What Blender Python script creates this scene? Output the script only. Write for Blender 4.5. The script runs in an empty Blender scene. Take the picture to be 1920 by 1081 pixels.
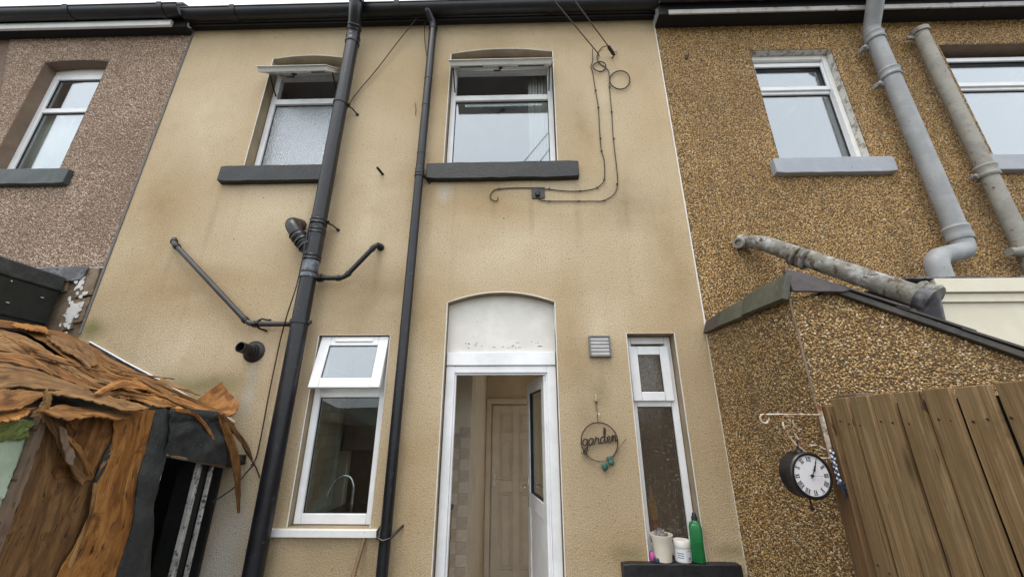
import bpy, bmesh, math, random
import numpy as np
from mathutils import Vector, Matrix, noise
S = bpy.context.scene
COL = S.collection
rad = math.radians

# ---------------------------------------------------------------- camera, sky, sun, exposure
CAM = np.array([0.0, -3.2, 1.6])
FPX, PITCH, YAW = 733.5, rad(19.6), rad(1.42)
_cp, _sp, _cy, _sy = math.cos(PITCH), math.sin(PITCH), math.cos(YAW), math.sin(YAW)
FWD = np.array([-_sy*_cp, _cy*_cp, _sp]); RGT = np.array([_cy, _sy, 0.0]); DWN = np.cross(FWD, RGT)
cam_d = bpy.data.cameras.new('camera'); cam = bpy.data.objects.new('camera', cam_d); COL.objects.link(cam)
cam_d.lens = FPX/1920*36; cam_d.sensor_width = 36; cam_d.clip_start = 0.02; cam_d.clip_end = 3000
_m = Matrix((RGT, -DWN, -FWD)).transposed().to_4x4(); _m.translation = Vector(CAM)
cam.matrix_world = _m
S.camera = cam
SUN_EL, SUN_AZ = rad(68), rad(205)       # overcast; the brightest part of the sky is high behind the camera
W = bpy.data.worlds.new('World'); S.world = W; W.use_nodes = True
wn, wl = W.node_tree.nodes, W.node_tree.links
bg = wn['Background']
sky = wn.new('ShaderNodeTexSky'); sky.sky_type = 'NISHITA'; sky.sun_disc = False
sky.sun_elevation = SUN_EL; sky.sun_rotation = SUN_AZ; sky.dust_density = 3.0
tc = wn.new('ShaderNodeTexCoord')
nz = wn.new('ShaderNodeTexNoise'); nz.inputs['Scale'].default_value = 2.2; nz.inputs['Detail'].default_value = 5
mpw = wn.new('ShaderNodeMapping'); mpw.inputs['Scale'].default_value = (1, 1, 2.0)
wl.new(tc.outputs['Generated'], mpw.inputs[0]); wl.new(mpw.outputs[0], nz.inputs['Vector'])
rmp = wn.new('ShaderNodeMapRange'); rmp.inputs[1].default_value = 0.3; rmp.inputs[2].default_value = 0.7
rmp.inputs[3].default_value = 0.74; rmp.inputs[4].default_value = 0.84
wl.new(nz.outputs['Fac'], rmp.inputs[0])
mixw = wn.new('ShaderNodeMix'); mixw.data_type = 'RGBA'
wl.new(rmp.outputs[0], mixw.inputs[0]); wl.new(sky.outputs[0], mixw.inputs[6]); mixw.inputs[7].default_value = (10.5, 10.9, 11.2, 1)
wl.new(mixw.outputs[2], bg.inputs['Color']); bg.inputs['Strength'].default_value = 0.10
sun_d = bpy.data.lights.new('sun', 'SUN'); sun_d.energy = 0.75; sun_d.angle = rad(24); sun_d.color = (1.0, 0.93, 0.82)
sun = bpy.data.objects.new('sun', sun_d); COL.objects.link(sun)
_az = SUN_AZ
sdir = Vector((math.sin(_az)*math.cos(SUN_EL), math.cos(_az)*math.cos(SUN_EL), math.sin(SUN_EL)))
sun.rotation_euler = sdir.to_track_quat('Z', 'Y').to_euler(); sun.location = (2, -6, 9)
S.view_settings.view_transform = 'Standard'; S.view_settings.look = 'None'
S.view_settings.gamma = 1; S.view_settings.use_curve_mapping = False
S.view_settings.exposure = 1.0
S.cycles.max_bounces = 14; S.cycles.diffuse_bounces = 8; S.cycles.transparent_max_bounces = 16

# ---------------------------------------------------------------- measuring helpers (points on real planes of the place)
def ray(u, v): return RGT*(u-960)+DWN*(v-540.5)+FWD*FPX
def onY(u, v, y=0.0):
    d = ray(u, v); return CAM+d*((y-CAM[1])/d[1])
def onX(u, v, x):
    d = ray(u, v); return CAM+d*((x-CAM[0])/d[0])

# ---------------------------------------------------------------- object helpers
WLOC = {}
def tag(o, label=None, cat=None, group=None, kind=None):
    if label: o['label'] = label
    if cat: o['category'] = cat
    if group: o['group'] = group
    if kind: o['kind'] = kind
    return o
def thing(name, loc, label, cat, group=None):
    o = bpy.data.objects.new(name, None); COL.objects.link(o); o.location = loc
    o.empty_display_size = 0.1
    WLOC[o.name] = Vector(loc)
    return tag(o, label, cat, group)
def link(name, me, mat, parent=None, loc=None):
    o = bpy.data.objects.new(name, me); COL.objects.link(o)
    if mat is not None and not me.materials: me.materials.append(mat)
    if loc is not None: o.location = loc
    if parent is not None:
        o.parent = parent
        o.matrix_parent_inverse = Matrix.Translation(-WLOC.get(parent.name, Vector((0, 0, 0))))
        WLOC[o.name] = Vector((0, 0, 0))
    return o
class MB:
    def __init__(s): s.v = []; s.f = []; s.uv = {}
    def add(s, vs, fs):
        n = len(s.v); s.v += [tuple(float(c) for c in v) for v in vs]; s.f += [tuple(i+n for i in f) for f in fs]; return s
    def box(s, x0, x1, y0, y1, z0, z1):
        return s.add([(x0,y0,z0),(x1,y0,z0),(x1,y1,z0),(x0,y1,z0),(x0,y0,z1),(x1,y0,z1),(x1,y1,z1),(x0,y1,z1)],
              [(0,3,2,1),(4,5,6,7),(0,1,5,4),(1,2,6,5),(2,3,7,6),(3,0,4,7)])
    def prism(s, poly, a, b):           # poly: 3D outline points, extruded along a->b vectors
        n = len(poly); P = [np.array(p, float)+np.array(a) for p in poly]; Q = [np.array(p, float)+np.array(b) for p in poly]
        return s.add(P+Q, [tuple(range(n))[::-1], tuple(range(n, 2*n))]+[(i, (i+1) % n, n+(i+1) % n, n+i) for i in range(n)])
    def tube(s, pts, r, n=10, caps=True, closed=False, flat=None):
        P = [Vector(p) for p in pts]; m = len(P)
        R = r if hasattr(r, '__len__') else [r]*m
        T = []
        for i in range(m):
            a = P[(i-1) % m] if (closed or i > 0) else P[i]; b = P[(i+1) % m] if (closed or i < m-1) else P[i]
            t = (b-a); T.append(t.normalized() if t.length > 1e-9 else Vector((0, 0, 1)))
        up = Vector((0, 0, 1)) if abs(T[0].z) < 0.9 else Vector((0, 1, 0))
        nrm = (up-T[0]*up.dot(T[0])).normalized()
        vs = []
        for i in range(m):
            nrm = (nrm-T[i]*nrm.dot(T[i])).normalized(); bi = T[i].cross(nrm)
            for k in range(n):
                a = 2*math.pi*k/n; vs.append(P[i]+(nrm*math.cos(a)+bi*math.sin(a))*R[i])
        fs = []
        for i in range(m if closed else m-1):
            j = (i+1) % m
            for k in range(n):
                l = (k+1) % n; fs.append((i*n+k, i*n+l, j*n+l, j*n+k))
        if caps and not closed:
            fs.append(tuple(range(n))[::-1]); fs.append(tuple((m-1)*n+k for k in range(n)))
        return s.add(vs, fs)
    def lathe(s, c, axis, prof, n=24):  # prof: (distance along axis, radius)
        c = Vector(c); ax = Vector(axis).normalized()
        pts = [c+ax*d for d, _ in prof]
        u = Vector((1, 0, 0)) if abs(ax.x) < 0.9 else Vector((0, 0, 1))
        u = (u-ax*u.dot(ax)).normalized(); w = ax.cross(u)
        vs = []
        for p, (d, r) in zip(pts, prof):
            for k in range(n):
                a = 2*math.pi*k/n; vs.append(p+(u*math.cos(a)+w*math.sin(a))*max(r, 1e-4))
        fs = [(i*n+k, i*n+(k+1) % n, (i+1)*n+(k+1) % n, (i+1)*n+k) for i in range(len(prof)-1) for k in range(n)]
        fs.append(tuple(range(n))[::-1]); fs.append(tuple((len(prof)-1)*n+k for k in range(n)))
        return s.add(vs, fs)
    def mesh(s, name, sharp=35):
        me = bpy.data.meshes.new(name); me.from_pydata(s.v, [], s.f)
        bm = bmesh.new(); bm.from_mesh(me); bmesh.ops.recalc_face_normals(bm, faces=bm.faces); bm.to_mesh(me); bm.free()
        if sharp:
            for p in me.polygons: p.use_smooth = True
            me.set_sharp_from_angle(angle=rad(sharp))
        return me
    def build(s, name, mat, parent=None, loc=None, bevel=0, sharp=35, seg=2):
        o = link(name, s.mesh(name, sharp), mat, parent, loc)
        if bevel:
            b = o.modifiers.new('bevel', 'BEVEL'); b.width = bevel; b.segments = seg; b.limit_method = 'ANGLE'; b.angle_limit = rad(40)
            b.harden_normals = False
        return o
def smooth_path(pts, n=6):
    P = [Vector(p) for p in pts]; out = []
    for i in range(len(P)-1):
        p0 = P[max(i-1, 0)]; p1 = P[i]; p2 = P[i+1]; p3 = P[min(i+2, len(P)-1)]
        for k in range(n):
            t = k/n
            out.append(0.5*((2*p1)+(p2-p0)*t+(2*p0-5*p1+4*p2-p3)*t*t+(3*p1-p0-3*p2+p3)*t**3))
    out.append(P[-1]); return out
def bend(pts, r=0.08, n=6):             # a pipe run with rounded elbows
    P = [Vector(p) for p in pts]; out = [P[0]]
    for i in range(1, len(P)-1):
        a = (P[i-1]-P[i]); b = (P[i+1]-P[i]); d = min(r, a.length*.45, b.length*.45)
        p = P[i]+a.normalized()*d; q = P[i]+b.normalized()*d
        for k in range(n+1):
            t = k/n; out.append(p*(1-t)**2+P[i]*2*t*(1-t)+q*t*t)
    out.append(P[-1]); return out

# ---------------------------------------------------------------- materials
def newmat(name):
    m = bpy.data.materials.new(name); m.use_nodes = True; nt = m.node_tree
    return m, nt.nodes, nt.links, nt.nodes['Principled BSDF']
def ramp(n, stops):
    r = n.new('ShaderNodeValToRGB'); e = r.color_ramp.elements
    while len(e) > 1: e.remove(e[-1])
    e[0].position = stops[0][0]; e[0].color = (*stops[0][1], 1)
    for p, c in stops[1:]:
        x = e.new(p); x.color = (*c, 1)
    return r
def noise_node(n, l, coord, scale, detail=4, rough=.55, dist=0, mscale=None):
    if mscale:
        mp = n.new('ShaderNodeMapping'); mp.inputs['Scale'].default_value = mscale; l.new(coord, mp.inputs[0]); coord = mp.outputs[0]
    t = n.new('ShaderNodeTexNoise'); t.inputs['Scale'].default_value = scale; t.inputs['Detail'].default_value = detail
    t.inputs['Roughness'].default_value = rough; t.inputs['Distortion'].default_value = dist
    l.new(coord, t.inputs['Vector']); return t.outputs['Fac']
def mixc(n, l, fac, a, b, mode='MIX'):
    m = n.new('ShaderNodeMix'); m.data_type = 'RGBA'; m.blend_type = mode
    for s, v in ((0, fac), (6, a), (7, b)):
        if hasattr(v, 'is_output'): l.new(v, m.inputs[s])
        else: m.inputs[s].default_value = v if s == 0 else (*v, 1)
    return m.outputs[2]
def mrange(n, l, v, a, b, c=0, d=1):
    m = n.new('ShaderNodeMapRange'); l.new(v, m.inputs[0])
    for i, x in enumerate((a, b, c, d)): m.inputs[i+1].default_value = x
    return m.outputs[0]
def bump(n, l, h, p, strength=.3, dist=.005, prev=None):
    b = n.new('ShaderNodeBump'); b.inputs['Strength'].default_value = strength; b.inputs['Distance'].default_value = dist
    l.new(h, b.inputs['Height'])
    if prev is not None: l.new(prev, b.inputs['Normal'])
    l.new(b.outputs[0], p.inputs['Normal']); return b.outputs[0]
def objco(n):
    return n.new('ShaderNodeTexCoord').outputs['Object']
def simple(name, col, rough=.5, var=.25, scale=14, metal=0, bumps=0, bscale=120, spec=.5, dark=None):
    m, n, l, p = newmat(name); co = objco(n)
    f = noise_node(n, l, co, scale, 6, .65)
    d = dark or tuple(c*(1-var*1.6) for c in col)
    f2 = mrange(n, l, f, .3, .7)
    l.new(mixc(n, l, f2, d, tuple(min(1, c*(1+var*.4)) for c in col)), p.inputs['Base Color'])
    p.inputs['Metallic'].default_value = metal; p.inputs['Specular IOR Level'].default_value = spec
    l.new(mrange(n, l, f, .25, .75, max(.03, rough-.1), min(1, rough+.12)), p.inputs['Roughness'])
    if bumps: bump(n, l, noise_node(n, l, co, bscale, 3), p, bumps, .003)
    return m
def mat_render():
    m, n, l, p = newmat('sand_render'); co = objco(n)
    big = noise_node(n, l, co, .75, 4, .5, .6)
    base = mixc(n, l, mrange(n, l, big, .36, .64), (.515, .380, .226), (.635, .505, .335))
    def spots(lst, soft=1.0):
        acc = None
        for (x, z, rx, rz) in lst:
            mp = n.new('ShaderNodeMapping'); mp.vector_type = 'POINT'
            mp.inputs['Scale'].default_value = (1/rx, 0, 1/rz); mp.inputs['Location'].default_value = (-x/rx, 0, -z/rz)
            l.new(co, mp.inputs[0])
            ln = n.new('ShaderNodeVectorMath'); ln.operation = 'LENGTH'; l.new(mp.outputs[0], ln.inputs[0])
            o = mrange(n, l, ln.outputs['Value'], 0, 1, 1, 0)
            if acc is None: acc = o
            else:
                a = n.new('ShaderNodeMath'); a.operation = 'MAXIMUM'; l.new(acc, a.inputs[0]); l.new(o, a.inputs[1]); acc = a.outputs[0]
        return acc
    def rough_edge(s, amt=.9):
        nn = noise_node(n, l, co, 2.6, 5, .6)
        a = n.new('ShaderNodeMath'); a.operation = 'MULTIPLY'; l.new(s, a.inputs[0]); l.new(mrange(n, l, nn, .25, .7, .15, 1.5), a.inputs[1])
        b = n.new('ShaderNodeMath'); b.operation = 'MULTIPLY'; b.use_clamp = True; l.new(a.outputs[0], b.inputs[0]); b.inputs[1].default_value = amt
        return b.outputs[0]
    # washed pale patches
    pale = rough_edge(spots([(-.15, 3.1, 1.0, .42), (.75, 4.75, .55, .8), (-3.25, 4.6, .6, .9), (-2.4, 3.55, .7, .5), (.62, 2.4, .42, .36), (-2.9, 2.2, .9, .35), (-1.4, 3.6, .4, 1.1), (.3, 3.75, .6, .3)]), 1.0)
    base = mixc(n, l, pale, base, (.71, .595, .425))
    # ochre algae staining beside openings and near the ground
    och = rough_edge(spots([(.62, 4.4, .32, .9), (-3.45, 3.6, .35, .9), (-.85, 2.5, .35, .7), (-.86, 1.3, .25, 1.1), (.42, 2.3, .22, .8), (.7, .75, .5, .25), (-1.2, 2.75, .8, .3), (-2.9, 2.75, .8, .28), (1.35, 3.0, .3, 1.2), (-.2, 3.65, .9, .22), (-2.45, 1.9, .6, .25)]), .62)
    base = mixc(n, l, och, base, (.355, .230, .098))
    grey = rough_edge(spots([(.55, 1.6, .35, .7), (-1.4, .6, .8, .35), (-1.3, 2.55, .4, .5), (.95, 3.6, .5, .4), (.6, 1.83, .12, .18), (.1, 5.9, 4.5, .16)]), .7)  # grey stains; the long band below the eaves is painted eave shade
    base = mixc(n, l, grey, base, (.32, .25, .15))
    wht = rough_edge(spots([(-2.15, .75, .35, .75), (-.72, 3.72, .1, .16), (-2.2, 1.9, .08, .35)]), 1.0)
    base = mixc(n, l, wht, base, (.60, .56, .50))
    grn = rough_edge(spots([(.72, .78, .16, .07), (1.45, .8, .16, .07), (-3.7, 2.4, .2, .14), (-2.6, 1.93, .5, .12), (.62, 1.86, .1, .14)]), .9)
    base = mixc(n, l, grn, base, (.20, .19, .07))
    # vertical rain streaking
    st = noise_node(n, l, co, 1.0, 4, .6, 0, (9, 1, .5))
    base = mixc(n, l, mrange(n, l, st, .54, .78, 0, .22), base, (.33, .245, .14))
    fine = noise_node(n, l, co, 125, 3, .6)
    base = mixc(n, l, mrange(n, l, fine, .32, .60, .75, 0), base, tuple(c*.55 for c in (.42, .32, .19)))
    grit = noise_node(n, l, co, 210, 2, .6)
    base = mixc(n, l, mrange(n, l, grit, .52, .70, 0, .5), base, (.66, .57, .42))
    pit = n.new('ShaderNodeTexVoronoi'); pit.inputs['Scale'].default_value = 26; l.new(co, pit.inputs['Vector'])
    base = mixc(n, l, mrange(n, l, pit.outputs['Distance'], .06, .14, .75, 0), base, (.12, .085, .045))
    hol = n.new('ShaderNodeTexVoronoi'); hol.inputs['Scale'].default_value = 3.4; l.new(co, hol.inputs['Vector'])
    base = mixc(n, l, mrange(n, l, hol.outputs['Distance'], .018, .03, .85, 0), base, (.07, .05, .03))
    drip = rough_edge(spots([(-2.92, 3.5, .05, .5), (-1.98, 3.55, .06, .4), (.53, 3.5, .05, .5), (-.86, 3.45, .06, .6), (-.25, 3.6, .05, .3), (.1, 3.55, .04, .4), (-1.80, .72, .04, .25), (-1.06, .72, .04, .3), (-3.2, 3.0, .05, .35), (-1.29, 3.0, .05, .4), (.64, 1.95, .04, .25), (.98, 3.55, .04, .3)]), .26)
    base = mixc(n, l, drip, base, (.21, .155, .085))
    l.new(base, p.inputs['Base Color']); p.inputs['Roughness'].default_value = .9; p.inputs['Specular IOR Level'].default_value = .25
    worm = noise_node(n, l, co, 78, 3, .6, 1.2)
    b1 = bump(n, l, mrange(n, l, worm, .35, .6), p, .55, .005)
    b2 = bump(n, l, noise_node(n, l, co, 240, 2), p, .35, .002, b1)
    return m
def mat_pebble(name, stops, rough):
    m, n, l, p = newmat(name)
    g = n.new('ShaderNodeNewGeometry')
    r = ramp(n, stops); l.new(g.outputs['Random Per Island'], r.inputs[0])
    co = objco(n); big = noise_node(n, l, co, 1.1, 4)
    c = mixc(n, l, mrange(n, l, big, .38, .70, 0, .42), r.outputs[0], tuple(np.array(stops[1][1])*.55))
    st = noise_node(n, l, co, 1.0, 4, .6, 0, (7, 7, .6))
    c = mixc(n, l, mrange(n, l, st, .54, .78, 0, .40), c, tuple(np.array(stops[0][1])*1.0))
    l.new(c, p.inputs['Base Color']); p.inputs['Roughness'].default_value = rough
    return m
def mat_wood(name, cols, uv=True, gs=(210, 6, 1), knots=True, rough=.75, spec=.3, bstr=.5):
    m, n, l, p = newmat(name)
    t = n.new('ShaderNodeTexCoord'); co = t.outputs['UV' if uv else 'Object']
    oi = n.new('ShaderNodeObjectInfo')
    ad = n.new('ShaderNodeVectorMath'); ad.operation = 'ADD'; l.new(co, ad.inputs[0])
    cb = n.new('ShaderNodeCombineXYZ'); mu = n.new('ShaderNodeMath'); mu.operation = 'MULTIPLY'; mu.inputs[1].default_value = 37
    l.new(oi.outputs['Random'], mu.inputs[0]); l.new(mu.outputs[0], cb.inputs[0]); l.new(mu.outputs[0], cb.inputs[1])
    if uv: l.new(mu.outputs[0], cb.inputs[2])
    else: l.new(mu.outputs[0], cb.inputs[2])
    l.new(cb.outputs[0], ad.inputs[1]); co = ad.outputs[0]
    sc = lambda a, b_: tuple(x*(a if x > 10 else b_) for x in gs)
    g1 = noise_node(n, l, co, 1.0, 6, .62, .35, gs)                     # fine grain
    g2 = noise_node(n, l, co, 1.0, 4, .52, 1.3, sc(.085, .50) if uv else sc(.3, .5))            # growth bands
    if uv:
        mid = tuple((a+b_)/2 for a, b_ in zip(cols[1], cols[2]))
        r = ramp(n, [(.28, cols[3]), (.42, cols[1]), (.52, mid), (.62, cols[2]), (.76, mid)])
    else: r = ramp(n, [(.30, cols[3]), (.44, cols[1]), (.58, tuple((a+b_)/2 for a, b_ in zip(cols[1], cols[2]))), (.72, cols[2])])
    l.new(g2, r.inputs[0])
    fine = mrange(n, l, g1, .34, .66, .80, 1.12) if uv else mrange(n, l, g1, .34, .66, .66, 1.2)
    sv = n.new('ShaderNodeVectorMath'); sv.operation = 'SCALE'; l.new(r.outputs[0], sv.inputs[0]); l.new(fine, sv.inputs['Scale'])
    c = sv.outputs[0]
    # weathered and stained patches, drawn out along the grain
    pt = noise_node(n, l, co, 1.0, 6, .64, .8, sc(.038, .75))
    c = mixc(n, l, mrange(n, l, pt, .52, .66, 0, .65), c, cols[4])
    c = mixc(n, l, mrange(n, l, pt, .36, .47, .9, 0), c, tuple(x*.8 for x in cols[3]) if uv else cols[3])
    if knots:
        v = n.new('ShaderNodeTexVoronoi'); v.inputs['Scale'].default_value = 1.0; mp = n.new('ShaderNodeMapping')
        mp.inputs['Scale'].default_value = (gs[0]*.045, max(gs[1]*.5, 1), 8) if gs[0] > gs[2] and uv else (8, 8, 2.2)
        l.new(co, mp.inputs[0]); l.new(mp.outputs[0], v.inputs['Vector'])
        c = mixc(n, l, mrange(n, l, v.outputs['Distance'], .07, .20, .85, 0), c, tuple(x*.45 for x in cols[0]))
    c = mixc(n, l, mrange(n, l, oi.outputs['Random'], 0, 1, 0, .50), c, tuple(x*.55 for x in cols[1]))
    # short dark checks and pits along the grain
    ck = noise_node(n, l, co, 1.0, 3, .55, .3, sc(.55, 2.2))
    c = mixc(n, l, mrange(n, l, ck, .33, .37, .9, 0) if uv else mrange(n, l, ck, .30, .34, .8, 0), c, tuple(x*.35 for x in cols[0]))
    l.new(c, p.inputs['Base Color']); p.inputs['Roughness'].default_value = rough; p.inputs['Specular IOR Level'].default_value = spec
    nb = bump(n, l, g2, p, bstr, .008); bump(n, l, g1, p, bstr*.7, .003, nb)
    return m
def mat_glass(name, refl, rough=.0, obscure=0, tint=(.80, .84, .83)):
    m, n, l, p = newmat(name); n.remove(p); out = n['Material Output']
    fr = n.new('ShaderNodeLayerWeight'); fr.inputs['Blend'].default_value = .5
    pw = n.new('ShaderNodeMath'); pw.operation = 'POWER'; pw.inputs[1].default_value = 3.0; l.new(fr.outputs['Facing'], pw.inputs[0])
    mu = n.new('ShaderNodeMath'); mu.operation = 'MULTIPLY_ADD'; mu.inputs[1].default_value = .55; mu.inputs[2].default_value = refl
    l.new(pw.outputs[0], mu.inputs[0])
    gl = n.new('ShaderNodeBsdfGlossy'); gl.inputs['Roughness'].default_value = rough; gl.inputs['Color'].default_value = (.93, .96, 1, 1)
    mx = n.new('ShaderNodeMixShader'); l.new(mu.outputs[0], mx.inputs[0])
    if obscure:
        co = objco(n)
        tr = n.new('ShaderNodeBsdfRefraction'); tr.inputs['IOR'].default_value = 1.25; tr.inputs['Roughness'].default_value = .22; tr.inputs['Color'].default_value = (*tint, 1)
        b = n.new('ShaderNodeBump'); b.inputs['Strength'].default_value = obscure; b.inputs['Distance'].default_value = .006
        l.new(noise_node(n, l, co, 55, 3, .6, 1.0), b.inputs['Height'])
        l.new(b.outputs[0], tr.inputs['Normal']); l.new(b.outputs[0], gl.inputs['Normal'])
    else:
        tr = n.new('ShaderNodeBsdfTransparent'); tr.inputs['Color'].default_value = (*tint, 1)
    l.new(tr.outputs[0], mx.inputs[1]); l.new(gl.outputs[0], mx.inputs[2]); l.new(mx.outputs[0], out.inputs['Surface'])
    return m
def mat_patchy(name, a, b, c, s1=6, s2=22, t1=.5, t2=.58, rough=.7, bumps=.4, bscale=60, metal=0):
    m, n, l, p = newmat(name); co = objco(n)
    f = noise_node(n, l, co, s1, 6, .65); g = noise_node(n, l, co, s2, 6, .7)
    x = mixc(n, l, mrange(n, l, f, t1-.05, t1+.08), a, b); x = mixc(n, l, mrange(n, l, g, t2-.03, t2+.05), x, c)
    l.new(x, p.inputs['Base Color']); p.inputs['Roughness'].default_value = rough; p.inputs['Metallic'].default_value = metal
    bump(n, l, noise_node(n, l, co, bscale, 4, .65), p, bumps, .006)
    return m
M = {}
M['render'] = mat_render()
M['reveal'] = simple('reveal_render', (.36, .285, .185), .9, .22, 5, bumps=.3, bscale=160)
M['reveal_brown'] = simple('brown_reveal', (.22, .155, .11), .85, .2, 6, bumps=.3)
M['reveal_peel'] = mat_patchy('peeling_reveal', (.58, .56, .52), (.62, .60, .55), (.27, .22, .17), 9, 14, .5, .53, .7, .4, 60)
M['bead'] = simple('edge_bead', (.75, .73, .68), .6, .12, 9)
M['bead_grey'] = simple('grey_bead', (.16, .15, .15), .7, .2, 9)
M['upvc'] = simple('white_upvc', (.84, .85, .87), .34, .10, 4)
M['upvc_dirty'] = mat_patchy('dirty_upvc', (.76, .76, .75), (.80, .80, .79), (.30, .27, .24), 5, 26, .5, .67, .42, .05, 60)
M['panel'] = mat_patchy('fanlight_paint', (.66, .64, .59), (.72, .70, .66), (.25, .21, .17), 5, 30, .5, .70, .6, .15, 70)
M['gasket'] = simple('rubber_gasket', (.012, .012, .012), .6, .2)
M['sill'] = mat_patchy('black_sill_paint', (.009, .0095, .011), (.016, .0165, .019), (.055, .055, .057), 8, 40, .5, .64, .5, .6, 34)
M['sill_slate'] = mat_patchy('slate_sill_paint', (.045, .055, .055), (.065, .076, .075), (.02, .022, .022), 5, 18, .5, .62, .55, .5, 40)
M['sill_grey'] = mat_patchy('grey_sill_paint', (.30, .32, .36), (.33, .35, .39), (.13, .13, .13), 5, 16, .5, .66, .55, .2, 50)
M['blackpipe'] = mat_patchy('black_plastic', (.0055, .006, .009), (.009, .010, .014), (.060, .062, .066), 5, 22, .5, .645, .36, .06, 40)
M['waste'] = mat_patchy('grey_black_waste', (.026, .025, .026), (.038, .036, .036), (.020, .02, .02), 9, 24, .5, .62, .5, .1, 60)
M['scuffed'] = mat_patchy('scuffed_pipe', (.06, .066, .080), (.17, .185, .215), (.018, .018, .02), 12, 22, .5, .58, .45, .1, 60)
M['cable'] = simple('black_cable', (.014, .012, .011), .5, .2)
M['cable_brown'] = simple('brown_cable', (.035, .02, .013), .5, .2)
M['gutter'] = mat_patchy('black_gutter', (.005, .005, .008), (.010, .010, .014), (.035, .034, .036), 4, 22, .5, .70, .42, .15, 50)
M['gutter_iron'] = mat_patchy('old_iron_gutter', (.045, .042, .040), (.075, .070, .066), (.15, .135, .12), 4, 16, .5, .6, .6, .4, 40)
M['fascia_dirty'] = mat_patchy('stained_fascia', (.46, .45, .44), (.36, .345, .33), (.10, .09, .08), 4, 10, .5, .60, .55, .1, 50)
M['soffit'] = simple('dark_soffit', (.010, .0095, .010), .8, .3)
M['greypipe'] = mat_patchy('grey_painted_iron', (.235, .242, .250), (.285, .292, .30), (.12, .115, .105), 5, 20, .5, .66, .5, .2, 45)
M['greyrust'] = mat_patchy('rusting_grey_iron', (.235, .225, .20), (.29, .28, .245), (.095, .055, .03), 7, 15, .5, .61, .7, .6, 40)
M['rustpipe'] = mat_patchy('rusty_iron_pipe', (.165, .155, .13), (.34, .34, .33), (.075, .048, .030), 8, 18, .52, .545, .75, 1.0, 42)
M['slate_green'] = mat_patchy('green_slate', (.055, .058, .042), (.078, .080, .058), (.125, .120, .09), 6, 24, .5, .64, .6, .4, 40)
M['slate_purple'] = mat_patchy('purple_slate', (.050, .038, .038), (.072, .056, .056), (.04, .035, .03), 7, 22, .5, .6, .6, .5, 36)
M['slate_dark'] = mat_patchy('dark_slate', (.035, .030, .026), (.06, .05, .042), (.11, .095, .075), 6, 24, .5, .62, .6, .4, 36)
M['mortar_r'] = simple('pebble_mortar', (.12, .077, .036), .9, .3, 20, bumps=.6, bscale=90)
M['mortar_l'] = simple('pebble_mortar_pink', (.20, .135, .098), .9, .3, 20, bumps=.6, bscale=90)
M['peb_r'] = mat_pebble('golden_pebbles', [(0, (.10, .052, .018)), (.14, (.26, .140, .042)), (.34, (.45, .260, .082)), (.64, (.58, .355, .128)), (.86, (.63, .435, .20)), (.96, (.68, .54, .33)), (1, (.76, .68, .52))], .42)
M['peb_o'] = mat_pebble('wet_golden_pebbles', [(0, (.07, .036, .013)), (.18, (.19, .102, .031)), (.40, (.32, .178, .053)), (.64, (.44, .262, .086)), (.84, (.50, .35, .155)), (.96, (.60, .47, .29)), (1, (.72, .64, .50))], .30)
M['peb_l'] = mat_pebble('pinkish_pebbles', [(0, (.15, .088, .058)), (.15, (.28, .175, .118)), (.40, (.42, .288, .202)), (.7, (.52, .385, .285)), (.88, (.62, .50, .40)), (1, (.78, .70, .61))], .5)
M['felt'] = mat_patchy('roofing_felt', (.020, .023, .023), (.043, .047, .047), (.10, .105, .105), 7, 140, .5, .60, .62, .8, 150)
M['felt_and_shade'] = mat_patchy('tarred_felt_and_shade', (.006, .007, .006), (.012, .013, .011), (.05, .05, .045), 6, 60, .5, .72, .7, .6, 60)  # tarred felt, also the black that paints shade in doorway and gaps
M['lead'] = mat_patchy('lead_flashing', (.05, .05, .058), (.15, .15, .165), (.02, .02, .02), 9, 14, .52, .58, .5, .7, 24)
M['ply'] = mat_wood('orange_plywood', [(0.036, 0.012, 0.004), (0.192, 0.078, 0.020), (0.387, 0.194, 0.062), (0.062, 0.024, 0.007), (0.090, 0.050, 0.024)])
M['ply_pale'] = mat_wood('pale_plywood', [(0.054, 0.022, 0.007), (0.240, 0.120, 0.042), (0.414, 0.251, 0.110), (0.087, 0.040, 0.015), (0.120, 0.075, 0.041)])
M['ply_bright'] = mat_wood('bright_plywood', [(0.072, 0.022, 0.005), (0.336, 0.136, 0.032), (0.510, 0.255, 0.075), (0.124, 0.045, 0.012), (0.165, 0.075, 0.028)])
M['ply_dark'] = mat_wood('brown_plywood', [(.05, .023, .010), (.15, .073, .027), (.28, .155, .062), (.075, .036, .015), (.10, .067, .038)])
M['timber'] = mat_wood('weathered_timber', [(.09, .055, .035), (.22, .15, .105), (.30, .22, .16), (.15, .10, .07), (.2, .16, .13)])
M['fence'] = mat_wood('fence_timber', [(.080, .046, .020), (.250, .158, .072), (.370, .255, .135), (.170, .108, .048), (.170, .132, .068)], uv=False, gs=(40, 150, 2.6), knots=True, rough=.8, bstr=.5)
M['post'] = mat_wood('post_timber', [(.070, .036, .015), (.16, .090, .040), (.21, .130, .062), (.10, .060, .028), (.11, .088, .050)], uv=False, gs=(40, 60, 2.2), knots=False, rough=.8)
M['greenpaint'] = mat_patchy('flaking_green_paint', (.38, .47, .36), (.46, .55, .44), (.17, .20, .10), 6, 8, .5, .60, .8, .8, 22)
M['moss'] = mat_patchy('moss', (.17, .21, .06), (.28, .34, .12), (.06, .08, .01), 14, 30, .5, .6, .95, 1, 60)
M['cream'] = mat_patchy('cream_cladding', (.60, .56, .44), (.64, .60, .48), (.40, .38, .30), 5, 60, .5, .68, .55, .1, 60)
M['grimy_white'] = mat_patchy('grimy_white_paint', (.34, .33, .31), (.46, .45, .43), (.05, .045, .04), 9, 26, .5, .56, .7, .5, 40)
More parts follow.
